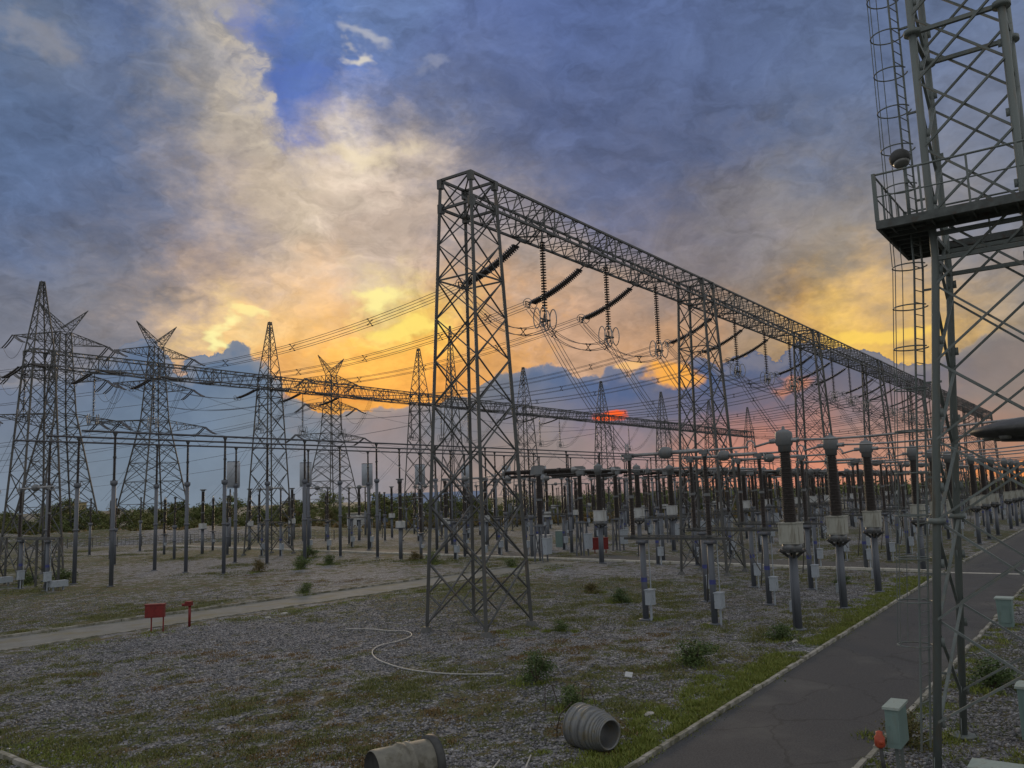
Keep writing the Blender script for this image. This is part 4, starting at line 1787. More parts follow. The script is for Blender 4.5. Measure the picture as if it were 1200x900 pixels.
# loose stones
ST = [((17.6, 10.98), .16, 'pale broken kerb stone at the road edge by the ribbed pipe'),
      ((22.9, 12.0), .17, 'small brown stone on the gravel above the green verge'), ((33.0, 41.0), .22, 'pale stone lying on the grass by the concrete path'),
      ((36.3, 12.0), .15, 'white stone at the foot of the nearest roadside transformer'), ((31.5, 40.6), .16, 'small tan stone on the path verge right of the red post')]
for (u, v), s, lab in ST:
    bm = bmesh.new()
    bmesh.ops.create_icosphere(bm, subdivisions=2, radius=s)
    for q in bm.verts:
        q.co = Vector((q.co.x * 1.25, q.co.y * .8, max(q.co.z * .45, -.03))) * random.uniform(.82, 1.12)
    me = bpy.data.meshes.new('stone')
    bm.to_mesh(me)
    bm.free()
    me.materials.append(M['stone'])
    o = bpy.data.objects.new('stone', me)
    C.objects.link(o)
    o.location = (u, v, .02)
    tag(o, lab, 'stone')


b_ = MB()
b_.box((0, 0, .07), (.42, .26, .03), .4)
b_.box((.06, .03, .03), (.12, .1, .06), .2)
o = b_.build('broken_slab', M['white_box'])
o.location, o.rotation_euler = (27.2, 15.0, 0), (.2, -.12, 0)
tag(o, 'broken white slab lying tilted on the gravel left of the road verge', 'slab')


# ------------------------------------------------------------------ buildings far behind
t = thing('low_shed', 'long low shed with faded blue roof behind the yard, left of the near gantry column', 'building', tuple(view(-26, 245)), YAW - PI / 2 + .12)
m = MB()
m.box((0, 0, 2.6), (30, 10, 5.2))
m.build('wall', M['blue_roof'], t)
m = MB()
m.quad((-15.6, -5.8, 5.1), (15.6, -5.8, 5.1), (15.6, 0, 8.2), (-15.6, 0, 8.2))
m.quad((-15.6, 0, 8.2), (15.6, 0, 8.2), (15.6, 5.8, 5.1), (-15.6, 5.8, 5.1))
m.quad((-15.6, -5.8, 5.1), (-15.6, 0, 8.2), (-15.6, 5.8, 5.1))
m.quad((15.6, -5.8, 5.1), (15.6, 5.8, 5.1), (15.6, 0, 8.2))
m.build('roof', M['blue_roof'], t)
for x in (-10, -3, 4, 11):
    m = MB()
    m.box((x, -5.02, 2.6), (2.2, .08, 1.4))
    m.build('window', M['window'], t)
t = thing('white_hut', 'tiny white hut with two dark openings at the foot of the tree line', 'hut', tuple(view(-36, 190)), YAW - PI / 2)
m = MB()
m.box((0, 0, 1.8), (3.4, 3, 3.6))
m.build('wall', M['white_box'], t)
m = MB()
m.box((0, 0, 3.7), (4, 3.6, .25))
m.build('roof', M['concrete'], t)
for x in (-.8, .9):
    m = MB()
    m.box((x, -1.52, 1.7), (.8, .08, 1.5))
    m.build('window', M['window'], t)
t = thing('ochre_building', 'small ochre block peeping above the trees on the left', 'building', tuple(view(-172, 330)), YAW - PI / 2)
m = MB()
m.box((0, 0, 4.6), (6, 5, 9.2))
m.build('wall', M['ochre_wall'], t)
m = MB()
m.box((0, 0, 9.4), (6.6, 5.6, .4))
m.build('roof', M['concrete'], t)


# ------------------------------------------------------------------ vegetation
def leaf_cloud(pts, size, flat=.3, r_=rng):
    """numpy leaf quads at the given points"""
    n = len(pts)
    a = r_.normal(size=(n, 3))
    a /= np.linalg.norm(a, axis=1)[:, None]
    b_ = r_.normal(size=(n, 3))
    b_ -= a * (a * b_).sum(1)[:, None]
    b_ /= np.linalg.norm(b_, axis=1)[:, None]
    s = size * r_.uniform(.6, 1.3, (n, 1))
    a, b_ = a * s, b_ * s * .6
    v = np.stack([pts - a, pts + b_, pts + a, pts - b_], 1).reshape(-1, 3)
    f = np.arange(n * 4).reshape(-1, 4)
    return v, f


def np_mesh(name, v, f, m):
    me = bpy.data.meshes.new(name)
    k = f.shape[1]
    me.vertices.add(len(v))
    me.vertices.foreach_set('co', np.asarray(v, dtype=np.float32).ravel())
    me.loops.add(f.size)
    me.loops.foreach_set('vertex_index', f.astype(np.int32).ravel())
    me.polygons.add(len(f))
    me.polygons.foreach_set('loop_start', np.arange(0, f.size, k, dtype=np.int32))
    me.polygons.foreach_set('loop_total', np.full(len(f), k, dtype=np.int32))
    me.materials.append(m)
    me.update()
    me.validate()
    return me


def make_tree_meshes(i, h, w, m):
    """crown of many clumps of leaves with gaps, and a trunk with limbs"""
    ncl = 26
    pts = []
    tr = MB()
    th = h * .3
    tr.tube([(0, 0, 0), (.1, .05, th), (.05, .1, h * .75)], [.24, .17, .05], 7)
    for c in range(ncl):
        a = rng.uniform(0, 2 * PI)
        zz = rng.uniform(.22, 1.0)
        rad = w / 2 * math.sqrt(max(.03, 1 - ((zz - .52) / .55) ** 2)) * rng.uniform(.35, 1.0)
        cx, cy, cz = rad * math.cos(a), rad * math.sin(a), h * zz * .95
        k = int(rng.integers(55, 95))
        s = rng.uniform(.45, .95) * w * .14
        pts.append(np.array([cx, cy, cz]) + rng.normal(size=(k, 3)) * np.array([s, s, s * .7]))
        if c < 12:
            tr.tube([(.06, .06, th * rng.uniform(.7, 1.6)), (cx * .5, cy * .5, cz * .75), (cx, cy, cz)], [.09, .06, .02], 5)
    pts = np.concatenate(pts)
    pts[:, 2] = np.maximum(pts[:, 2], .25)
    v, f = leaf_cloud(pts, .30)
    return np_mesh('crown', v, f, m), tr


TREES = []
for i in range(5):
    cm, tr = make_tree_meshes(i, 8.5 + .6 * i, 7.2 + .5 * (i % 3), M['leaf'] if i != 3 else M['leaf_brown'])
    TREES.append((cm, tr))
tmesh = []
for cm, tr in TREES:
    o = tr.build('trunk', M['bark'])
    tmesh.append(o.data)
    bpy.data.objects.remove(o)


def tree(loc, rz, s, i, lab, grp):
    t = thing('broadleaf_tree', lab, 'tree', loc, rz, grp)
    t.scale = s
    for nm, me in (('crown', TREES[i][0]), ('trunk', tmesh[i])):
        o = bpy.data.objects.new(nm, me)
        C.objects.link(o)
        o.parent = t
    return t


random.seed(3)
k = 0
for rowi, (d0, hs) in enumerate(((198, .48), (214, .66), (236, .80))):
    x = -150 - rowi * 8
    while x < 62 + rowi * 6:
        d = d0 + random.uniform(-6, 6)
        s = hs * random.uniform(.72, 1.12)
        if x > -10:
            s *= .85
        if random.random() < .14:
            s *= 1.25
        i = random.choice((0, 1, 2, 4, 0, 1, 2, 4, 3))
        lab = {0: 'bushy dark green tree in the front row of the far tree line', 1: 'rounded dark tree in the middle row of the far tree line',
               2: 'taller dark tree at the back of the far tree line'}[rowi]
        if i == 3:
            lab = {0: 'browning tree in the front row of the far tree line', 1: 'browning tree in the middle of the far tree line', 2: 'browning tree at the back of the far tree line'}[rowi]
        p = view(x, d)
        tree((p.x, p.y, -.1), random.uniform(0, 6), (s * random.uniform(1.0, 1.3), s * random.uniform(1.0, 1.3), s), i, lab, 'trees of the far tree line')
        k += 1
        x += random.uniform(3.6, 6.4)
# undergrowth along the foot of the trees
pts = []
for q in range(900):
    x, d = rng.uniform(-155, 70), rng.uniform(184, 205)
    p = view(x, d)
    kk = 26
    s = rng.uniform(.5, 1.3)
    pts.append(np.array([p.x, p.y, s * .8]) + rng.normal(size=(kk, 3)) * np.array([s * .8, s * .8, s * .5]))
pts = np.concatenate(pts)
pts[:, 2] = np.abs(pts[:, 2])
v, f = leaf_cloud(pts, .34)
o = bpy.data.objects.new('undergrowth', np_mesh('undergrowth', v, f, M['leaf_brown']))
C.objects.link(o)
kind(o, 'stuff')
o['label'] = 'brown and green scrub at the foot of the far trees'
# a low far wood closing the horizon on the right
pts = []
for q in range(1500):
    x, d = rng.uniform(40, 520), rng.uniform(400, 520)
    p = view(x, d)
    s = rng.uniform(1.2, 2.6)
    pts.append(np.array([p.x, p.y, s * 1.6]) + rng.normal(size=(24, 3)) * np.array([s * 1.3, s * 1.3, s * .8]))
pts = np.concatenate(pts)
pts[:, 2] = np.abs(pts[:, 2])
v, f = leaf_cloud(pts, .8)
o = bpy.data.objects.new('far_wood', np_mesh('far_wood', v, f, M['leaf']))
C.objects.link(o)
kind(o, 'stuff')
o['label'] = 'low dark wood closing the horizon on the right'


# shrubs between the equipment
def shrub_mesh(i):
    pts = []
    for c in range(16):
        a, r = rng.uniform(0, 2 * PI), rng.uniform(0, .42)
        z = rng.uniform(.15, .95) * (1 - .7 * r)
        pts.append(np.array([r * math.cos(a), r * math.sin(a), z]) + rng.normal(size=(120, 3)) * np.array([.13, .13, .11]))
    pts = np.concatenate(pts)
    pts[:, 2] = np.abs(pts[:, 2]) + .02
    v, f = leaf_cloud(pts, .036)
    return np_mesh('foliage', v, f, M['bush'] if i != 2 else M['leaf_brown'])


SHR = [shrub_mesh(i) for i in range(4)]
stem = MB()
for a in range(6):
    stem.tube([(0, 0, 0), (.15 * math.cos(a), .15 * math.sin(a), .4), (.3 * math.cos(a), .3 * math.sin(a), .75)], [.02, .014, .005], 5)
so = stem.build('stem', M['bark'])
stem_me = so.data
bpy.data.objects.remove(so)
BUSH = [((24.9, 17.4), 1.05, 0, 'upright leafy weed in the open gravel left of the ribbed pipe'), ((29.9, 13.7), 1.25, 1, 'round green shrub beside the grass verge of the road'),
        ((48.3, 29.1), 1.0, 2, 'low brownish bush right of the near gantry column'), ((44.8, 25.0), 1.05, 0, 'dark round bush left of the first disconnector post'),
        ((36.4, 12.6), .95, 1, 'weedy bush round the foot of the nearest roadside transformer'), ((40.4, 48.0), .95, 3, 'small pale weed on the gravel beyond the concrete path'),
        ((34.6, 22.7), .75, 0, 'dark weed at the right foot of the near gantry column'), ((55.5, 66.5), 1.3, 1, 'low bush between the tall busbar posts'),
        ((66.5, 78.5), 2.0, 0, 'big dark bush at the foot of the second far gantry column'), ((60.5, 68.0), 1.2, 3, 'small dark bush under the nearest busbar'),
        ((52.0, 68.5), 1.2, 2, 'brownish bush beside the second busbar post'), ((38.0, 78.0), 2.0, 1, 'wide bush behind the braced disconnector at the left edge'),
        ((36.5, 81.5), 1.7, 0, 'leafy bush between the two disconnectors at the left edge'), ((67.0, 62.0), 1.3, 2, 'brownish bush before the cross kerb'),
        ((64.5, 57.0), 1.3, 0, 'dark bush left of the near gantry column before the cross kerb'), ((63.2, 46.5), 1.2, 3, 'bush at the end of the concrete path'),
        ((31.0, 4.1), 1.3, 1, 'clump of weeds on the right road verge behind the tower'), ((23.3, 5.1), .9, 2, 'reddish brown weeds at the kerb behind the green cabinet'),
        ((22.4, 14.3), .8, 3, 'straggly weed around the rusty stakes'), ((58.5, 16.0), 1.0, 0, 'bush between the second group of disconnectors')]
for (u, v), s, i, lab in BUSH:
    t = thing('shrub', lab, 'shrub', (u, v, 0), random.uniform(0, 6), 'shrubs and weeds in the yard')
    q_ = random.uniform(.85, 1.35)
    t.scale = (s * 1.15 * q_, s * 1.15 / q_ * 1.1, s * random.uniform(.6, .95))
    for nm, me in (('foliage', SHR[i]), ('stem', stem_me)):
        o = bpy.data.objects.new(nm, me)
        C.objects.link(o)
        o.parent = t


# grass tufts
MOSS_CELLS = []


def tufts(centres, radii, counts, h, name, m, label, lean=.5):
    vs = []
    for (u, v), r, n, hh in zip(centres, radii, counts, h):
        q = rng.normal(size=(n, 2)) * r * .5
        q[:, 0] *= 1.4
        base = np.column_stack([u + q[:, 0], v + q[:, 1], np.zeros(n)])
        fall = np.exp(-(q ** 2).sum(1) / (2 * (r * .6) ** 2))
        ht = hh * rng.uniform(.4, 1.1, n) * (.35 + .65 * fall)
        MOSS_CELLS.extend((np.floor(base[::3, 0] / .22).astype(int) * 4096 + np.floor(base[::3, 1] / .22).astype(int)).tolist())
        a = rng.uniform(0, 2 * PI, n)
        w = .012 + .012 * rng.random(n)
        dx, dy = np.cos(a) * w, np.sin(a) * w
        ln = rng.normal(size=(n, 2)) * ht[:, None] * lean
        tip = base + np.column_stack([ln, ht])
        v1 = base + np.column_stack([dx, dy, np.zeros(n)])
        v2 = base - np.column_stack([dx, dy, np.zeros(n)])
        vs.append(np.stack([v1, v2, tip], 1).reshape(-1, 3))
    v = np.concatenate(vs)
    f = np.arange(len(v)).reshape(-1, 3)
    o = bpy.data.objects.new(name, np_mesh(name, v, f, m))
    C.objects.link(o)
    kind(o, 'stuff')
    o['label'] = label
    return o


def field(n, x0, x1, d0, d1, r0, r1, dens, hmin, hmax, excl=True):
    cc, rr, nn, hh = [], [], [], []
    # clusters of patches
    hubs = [(rng.uniform(x0, x1), rng.uniform(d0, d1)) for _ in range(max(6, n // 14))]
    while len(cc) < n:
        hx, hd = hubs[int(rng.integers(len(hubs)))]
        x, d = hx + rng.normal() * 2.4, hd + rng.normal() * 2.0
        if d < 14:
            continue
        p = view(x, d)
        u, v = p.x, p.y
        if RV0 - .1 < v < rv1(u) + .3 and excl:
            continue
        if 43.2 < v < 48.0 and u < 69:
            continue
        r = rng.uniform(r0, r1)
        cc.append((u, v))
        rr.append(r)
        nn.append(int(dens * r * r) + 8)
        hh.append(rng.uniform(hmin, hmax))
    return cc, rr, nn, hh


a_ = field(470, -20, 9, 16, 36, .22, .7, 640, .06, .15)
b2 = field(420, -32, 18, 32, 62, .3, 1.0, 330, .06, .17)
b3 = field(430, -75, 40, 60, 135, .5, 1.8, 80, .12, .32)
tufts(*[a_[i] + b2[i] + b3[i] for i in range(4)], 'grass', M['grass'], 'low mixed grass tufts scattered over the gravel')
a_ = field(190, -18, 6, 16, 40, .22, .65, 560, .05, .13)
b2 = field(60, -40, 20, 40, 80, .4, 1.0, 150, .06, .15)
tufts(*[a_[i] + b2[i] for i in range(4)], 'dry_grass', M['grass_dry'], 'brown dry grass patches on the gravel')
cc, rr, nn, hh = [], [], [], []
for u in np.arange(17.5, 64, .38):
    wd = 1.9 if 18 < u < 33 else (1.0 if u < 44 else 1.9)
    if 33 < u < 36 and rng.random() < .6:
        continue
    for _ in range(4):
        v = rv1(u) + .28 + abs(rng.normal()) * wd * .5
        cc.append((u + rng.normal() * .2, v))
        rr.append(rng.uniform(.25, .5))
        nn.append(int(170 if u < 36 else 70))
        hh.append(rng.uniform(.08, .2))
for _ in range(70):      # right verge of the road
    u = rng.uniform(19, 60)
    cc.append((u, RV0 - .2 - abs(rng.normal()) * .5))
    rr.append(.35)
    nn.append(60)
    hh.append(rng.uniform(.08, .18))
for u0, v0 in ((39.3, 12.8), (47, 12.8), (33.5, 24.3), (22.9, 2.4), (24.8, 4.0), (39.3, 16.8), (39.2, 20.3)):
    for _ in range(10):
        cc.append((u0 + rng.normal() * .6, v0 + rng.normal() * .5))
        rr.append(.35)
        nn.append(60)
        hh.append(rng.uniform(.08, .22))
for _ in range(60):      # grass beside the path and in the far left corner
    u = rng.uniform(14, 66)
    cc.append((u, 42.6 - .022 * (u - 14) - abs(rng.normal()) * .8))
    rr.append(.6)
    nn.append(70)
    hh.append(rng.uniform(.08, .18))
for _ in range(26):
    cc.append((11.4 + abs(rng.normal()) * .8, rng.uniform(20, 26)))
    rr.append(.5)
    nn.append(120)
    hh.append(rng.uniform(.06, .14))
for (u0, v0), s_, i_, l_ in BUSH:
    for _ in range(7):
        cc.append((u0 + rng.normal() * .5 * s_, v0 + rng.normal() * .5 * s_))
        rr.append(.32 * s_)
        nn.append(70)
        hh.append(rng.uniform(.1, .32))
tufts(cc, rr, nn, hh, 'verge_grass', M['grass_green'], 'green grass along the road kerb and the path')


MOSSY = np.unique(np.array(MOSS_CELLS))
# loose pebbles standing proud of the gravel in the near field
def pebbles(n, name, label):
    d = 14.5 + rng.random(n * 2) ** 1.15 * 56
    x = rng.uniform(-.68, .68, n * 2) * d
    keep = rng.random(n * 2) < np.clip((72 - d) / 30, 0, 1)
    u = RGT.x * x + FWD.x * d
    v = RGT.y * x + FWD.y * d
    ok = keep & ~((v > RV0 - .3) & (v < RV1 + .3)) & ~((v > 42.3) & (v < 50.6) & (u < 70))
    cell = np.floor(u / .22).astype(int) * 4096 + np.floor(v / .22).astype(int)
    ok &= ~(np.isin(cell, MOSSY) & (rng.random(len(u)) < .85))
    u, v = u[ok][:n], v[ok][:n]
    n = len(u)
    oct_ = np.array([(1, 0, 0), (-1, 0, 0), (0, 1, 0), (0, -1, 0), (0, 0, 1), (0, 0, -.4)], dtype=float)
    tri = np.array([(0, 2, 4), (2, 1, 4), (1, 3, 4), (3, 0, 4), (2, 0, 5), (1, 2, 5), (3, 1, 5), (0, 3, 5)])
    size = .017 + .042 * rng.random(n) ** 2.2
    vs = oct_[None] * size[:, None, None] * rng.uniform(.6, 1.4, (n, 6, 1)) * np.array([1.1, 1.1, .75])
    a = rng.uniform(0, 2 * PI, n)
    ca, sa = np.cos(a)[:, None], np.sin(a)[:, None]
    X = vs[:, :, 0] * ca - vs[:, :, 1] * sa + u[:, None]
    Y = vs[:, :, 0] * sa + vs[:, :, 1] * ca + v[:, None]
    Z = vs[:, :, 2] + size[:, None] * .15
    vv = np.stack([X, Y, Z], 2).reshape(-1, 3)
    ff = (tri[None] + (np.arange(n) * 6)[:, None, None]).reshape(-1, 3)
    o = bpy.data.objects.new(name, np_mesh(name, vv, ff, M['pebble']))
    C.objects.link(o)
    kind(o, 'stuff')
    o['label'] = label


M['pebble'] = leaf_mat('mixed_pebbles', (0.06, 0.06, 0.065), (0.235, 0.23, 0.238), (0.68, 0.67, 0.67))
pebbles(190000, 'pebbles', 'loose grey and white pebbles on the near gravel')


# ------------------------------------------------------------------ light and sky
sun_az, sun_el = az_el(430, 385)
SUN = RGT * math.sin(R(sun_az)) + FWD * math.cos(R(sun_az))
SUN = Vector((SUN.x * math.cos(R(sun_el)), SUN.y * math.cos(R(sun_el)), math.sin(R(sun_el))))
ld_ = bpy.data.lights.new('sun', 'SUN')
ld_.energy = 0.9
ld_.angle = R(14)
ld_.color = (1.0, .76, .48)
lo_ = bpy.data.objects.new('sun', ld_)
C.objects.link(lo_)
lo_.rotation_euler = (-SUN).to_track_quat('-Z', 'Y').to_euler()

world = bpy.data.worlds.new('World')
scene.world = world
world.use_nodes = True
N, Lk = world.node_tree.nodes, world.node_tree.links
bg = N['Background']
STR = 0.1
bg.inputs['Strength'].default_value = STR


def setin(s, v):
    if isinstance(v, (int, float)):
        s.default_value = v
    elif isinstance(v, (tuple, list)):
        s.default_value = tuple(v) if len(v) == len(s.default_value) else tuple(v) + (1,)
    else:
        Lk.new(v, s)


def mt(op, a, b=None, c=None, clamp=False):
    k = N.new('ShaderNodeMath')
    k.operation = op
    k.use_clamp = clamp
    for i, v in enumerate((a, b, c)):
        if v is not None:
            setin(k.inputs[i], v)
    return k.outputs[0]


def vm(op, a, b=None, scale=None):
    k = N.new('ShaderNodeVectorMath')
    k.operation = op
    setin(k.inputs[0], a)
    if b is not None:
        setin(k.inputs[1], b)
    if scale is not None:
        setin(k.inputs['Scale'], scale)
    return k.outputs['Value'] if op in ('DOT_PRODUCT', 'LENGTH', 'DISTANCE') else k.outputs[0]


def nz(vec, s, d=6, r=.55, dist=0.0, col=False):
    k = N.new('ShaderNodeTexNoise')
    setin(k.inputs['Scale'], s)
    setin(k.inputs['Detail'], d)
    setin(k.inputs['Roughness'], r)
    setin(k.inputs['Distortion'], dist)
    Lk.new(vec, k.inputs['Vector'])
    return k.outputs['Color'] if col else k.outputs['Fac']


def mr(x, a, b, c=0.0, d=1.0, t='SMOOTHSTEP'):
    k = N.new('ShaderNodeMapRange')
    k.interpolation_type = t
    setin(k.inputs['Value'], x)
    for i, v in zip(('From Min', 'From Max', 'To Min', 'To Max'), (a, b, c, d)):
        setin(k.inputs[i], v)
    return k.outputs[0]


def mixc(f, a, b, t='MIX'):
    k = N.new('ShaderNodeMixRGB')
    k.blend_type = t
    setin(k.inputs[0], f)
    setin(k.inputs[1], a)
    setin(k.inputs[2], b)
    return k.outputs[0]


def comb(x, y, z=0.0):
    k = N.new('ShaderNodeCombineXYZ')
    setin(k.inputs[0], x)
    setin(k.inputs[1], y)
    setin(k.inputs[2], z)
    return k.outputs[0]


tcw = N.new('ShaderNodeTexCoord')
D = tcw.outputs['Generated']
sp_ = N.new('ShaderNodeSeparateXYZ')
Lk.new(D, sp_.inputs[0])
dx = vm('DOT_PRODUCT', D, tuple(RGT))
dy = vm('DOT_PRODUCT', D, tuple(FWD))
az = mt('MULTIPLY', mt('ARCTAN2', dx, dy), 180 / PI)
el = mt('MULTIPLY', mt('ARCSINE', sp_.outputs[2]), 180 / PI)
AE = comb(az, el)
# streaky cloud coordinates: stretched along the azimuth
st = vm('MULTIPLY', D, (1, 1, 1.7))
warp1 = vm('SUBTRACT', nz(D, 3.2, 3, .55, 0, True), (.5, .5, .5))
warp2 = vm('SUBTRACT', nz(st, 10.0, 4, .6, 0, True), (.5, .5, .5))
W1 = vm('MULTIPLY', warp1, (11, 8, 0))
W2 = vm('MULTIPLY', warp2, (9, 6, 0))
warp3 = vm('SUBTRACT', nz(st, 34.0, 4, .65, 0, True), (.5, .5, .5))
W3 = vm('MULTIPLY', warp3, (5, 3, 0))
Pw = vm('ADD', vm('ADD', vm('ADD', AE, W1), W2), W3)
Pm = vm('ADD', AE, W2)


def field_colour(points, a, e, base=(122, 126, 138)):
    acc, ws = np.array(lin(base)) * .004, .004
    for (pa, pe), c, sg in points:
        g = math.exp(-((pa - a) ** 2 + (pe - e) ** 2) / (2 * sg * sg))
        acc = acc + g * c
        ws += g
    return acc / ws


def colour_rows(points, P, e0, e1, n, a0=-36.0, a1=36.0):
    """a smooth colour field over azimuth and elevation: one ramp per row of elevation, rows blended"""
    def adj(c):
        r, g, b = c
        if b > r:
            return (r * .95, g * 1.0, b * .985)
        if r > b + 40:
            return (min(255, r * 1.03), min(255, g * 1.03), min(255, b + 16))
        return (r * 1.02, g * 1.02, b * 1.01)
    pts = [(az_el(px, py), np.array(lin(adj(c))), sg / FPX * 57.3) for px, py, c, sg in points]
    sp = N.new('ShaderNodeSeparateXYZ')
    Lk.new(P, sp.inputs[0])
    fa = mr(sp.outputs[0], a0, a1, 0, 1, 'LINEAR')
    out = None
    for r in range(n):
        e = e0 + (e1 - e0) * r / (n - 1)
        rp = N.new('ShaderNodeValToRGB')
        el_ = rp.color_ramp.elements
        K = 31
        for q in range(K):
            t_ = q / (K - 1)
            c = field_colour(pts, a0 + (a1 - a0) * t_, e)
            k = el_[q] if q in (0,) else (el_[1] if q == K - 1 else None)
            if q == 0:
                el_[0].position, el_[0].color = 0, tuple(c) + (1,)
            elif q == K - 1:
                el_[len(el_) - 1].position, el_[len(el_) - 1].color = 1, tuple(c) + (1,)
            else:
                el_.new(t_).color = tuple(c) + (1,)
        Lk.new(fa, rp.inputs[0])
        if out is None:
            out = rp.outputs[0]
        else:
            ep = e0 + (e1 - e0) * (r - 1) / (n - 1)
            out = mixc(mr(sp.outputs[1], ep, e, 0, 1, 'LINEAR'), out, rp.outputs[0])
    return out


HIGH = [  # px, py, sRGB, spread: the high veil of cloud lit from below
    (-60, 40, (92, 108, 140), 90), (40, 35, (124, 126, 140), 34), (20, 90, (92, 106, 144), 50), (75, 75, (116, 118, 138), 30), (100, 20, (86, 102, 146), 40), (30, 220, (86, 102, 142), 80), (60, 330, (102, 110, 140), 60),
    (20, 420, (126, 120, 128), 50), (140, 50, (88, 104, 150), 45), (150, 170, (96, 108, 144), 60), (130, 270, (100, 106, 136), 55), (150, 345, (150, 138, 130), 40), (100, 375, (128, 122, 130), 40),
    (215, 35, (150, 147, 146), 30), (255, 15, (176, 168, 158), 22), (170, 85, (128, 128, 140), 30), (230, 100, (152, 146, 144), 34), (285, 100, (206, 193, 172), 28), (295, 140, (192, 176, 158), 28), (240, 190, (152, 142, 140), 40),
    (205, 240, (120, 118, 136), 34), (230, 285, (140, 130, 132), 34), (300, 200, (180, 164, 146), 28), (270, 235, (190, 170, 146), 30), (330, 60, (98, 118, 170), 30), (290, 50, (96, 114, 168), 22), (365, 20, (90, 112, 168), 36), (365, 130, (78, 106, 182), 24), (352, 90, (78, 104, 180), 24),
    (350, 165, (88, 108, 174), 18), (440, 55, (108, 124, 168), 36), (415, 115, (88, 112, 182), 26), (470, 95, (106, 122, 174), 36), (460, 130, (96, 112, 170), 22), (375, 195, (206, 186, 154), 24), (430, 180, (244, 228, 194), 30), (400, 165, (190, 176, 160), 20), (490, 205, (216, 196, 164), 30), (520, 150, (122, 122, 146), 30),
    (330, 240, (198, 182, 158), 34), (400, 240, (214, 196, 168), 40), (470, 265, (190, 170, 144), 34), (430, 290, (188, 168, 146), 30), (300, 310, (206, 178, 140), 34), (375, 320, (214, 182, 140), 36), (250, 320, (178, 156, 134), 28),
    (225, 355, (206, 172, 122), 28), (265, 378, (250, 214, 124), 20), (330, 372, (236, 188, 100), 30), (447, 340, (255, 236, 134), 22), (480, 378, (255, 212, 84), 26), (420, 395, (248, 188, 68), 34), (395, 350, (228, 178, 112), 26),
    (500, 325, (192, 164, 130), 28), (480, 430, (236, 160, 58), 34), (400, 440, (232, 158, 58), 30), (300, 440, (220, 162, 84), 30), (560, 400, (220, 162, 84), 32),
    (560, 40, (90, 104, 156), 50), (545, 90, (104, 112, 150), 40), (560, 170, (108, 110, 140), 44), (570, 260, (150, 140, 140), 36), (650, 40, (84, 98, 146), 80), (680, 150, (90, 98, 136), 60), (640, 220, (104, 106, 134), 40),
    (780, 60, (84, 97, 140), 80), (800, 150, (92, 99, 132), 70), (760, 230, (104, 102, 128), 50), (640, 300, (166, 148, 132), 36), (660, 365, (196, 158, 118), 36), (720, 330, (144, 130, 124), 36),
    (760, 390, (196, 150, 96), 36), (810, 268, (144, 132, 128), 40), (850, 330, (130, 122, 120), 40), (900, 222, (138, 130, 128), 36), (960, 245, (152, 140, 128), 40), (940, 200, (126, 122, 130), 30), (980, 305, (130, 122, 112), 36),
    (900, 60, (90, 102, 142), 80), (1000, 60, (92, 106, 144), 80), (1120, 60, (102, 114, 148), 80), (980, 140, (104, 110, 138), 60), (1130, 160, (112, 114, 138), 60), (1100, 240, (134, 128, 120), 50),
    (900, 380, (160, 134, 92), 36), (955, 380, (236, 180, 74), 24), (1020, 388, (255, 204, 80), 30), (1040, 345, (200, 160, 90), 32), (1100, 385, (252, 192, 68), 34), (1150, 330, (160, 138, 100), 38),
    (1190, 380, (150, 134, 112), 40), (1250, 200, (116, 116, 132), 90)]
LOW = [  # the bank of cumulus and the band above the horizon
    (60, 470, (112, 116, 140), 50), (150, 420, (90, 108, 142), 36), (200, 460, (98, 114, 144), 40), (280, 430, (98, 113, 142), 34), (130, 520, (112, 124, 142), 50), (60, 570, (126, 132, 148), 50),
    (240, 540, (122, 130, 148), 50), (330, 480, (110, 120, 138), 36), (330, 560, (126, 130, 144), 46), (430, 480, (150, 128, 122), 34), (440, 550, (140, 134, 140), 46), (540, 480, (112, 116, 130), 36), (560, 560, (156, 136, 128), 44),
    (640, 450, (84, 102, 140), 34), (640, 520, (140, 128, 124), 34), (720, 460, (72, 94, 138), 36), (760, 492, (112, 110, 120), 26), (720, 530, (160, 130, 114), 36), (800, 455, (72, 90, 132), 34), (800, 510, (146, 122, 112), 32),
    (870, 450, (76, 92, 130), 34), (840, 555, (206, 134, 90), 30), (920, 540, (214, 134, 92), 30), (900, 490, (128, 112, 114), 30), (960, 440, (84, 96, 128), 34), (1000, 490, (128, 116, 116), 34), (1010, 550, (206, 140, 96), 34),
    (1060, 440, (88, 98, 124), 34), (1090, 530, (176, 134, 100), 34), (1150, 420, (122, 116, 116), 34), (1180, 450, (136, 122, 114), 34), (1160, 530, (186, 130, 88), 30), (1190, 545, (220, 140, 70), 24), (1260, 480, (130, 118, 112), 60)]
high = colour_rows(HIGH, Pw, 4.0, 37.0, 21)
low = colour_rows(LOW, Pm, -1.0, 12.0, 7)
# texture of the high cloud: soft billows and fine streaks
fb = nz(vm('ADD', st, vm('SCALE', warp1, None, .35)), 5.0, 6, .6, 1.2)
fb2 = nz(vm('ADD', st, vm('SCALE', warp2, None, .18)), 15.0, 6, .62, .8)
tex = mt('ADD', mt('MULTIPLY', mt('SUBTRACT', fb, .5), 1.1), mt('MULTIPLY', mt('SUBTRACT', fb2, .5), 1.0))
tex = mt('ADD', 1.0, tex)
high = vm('SCALE', high, None, tex)
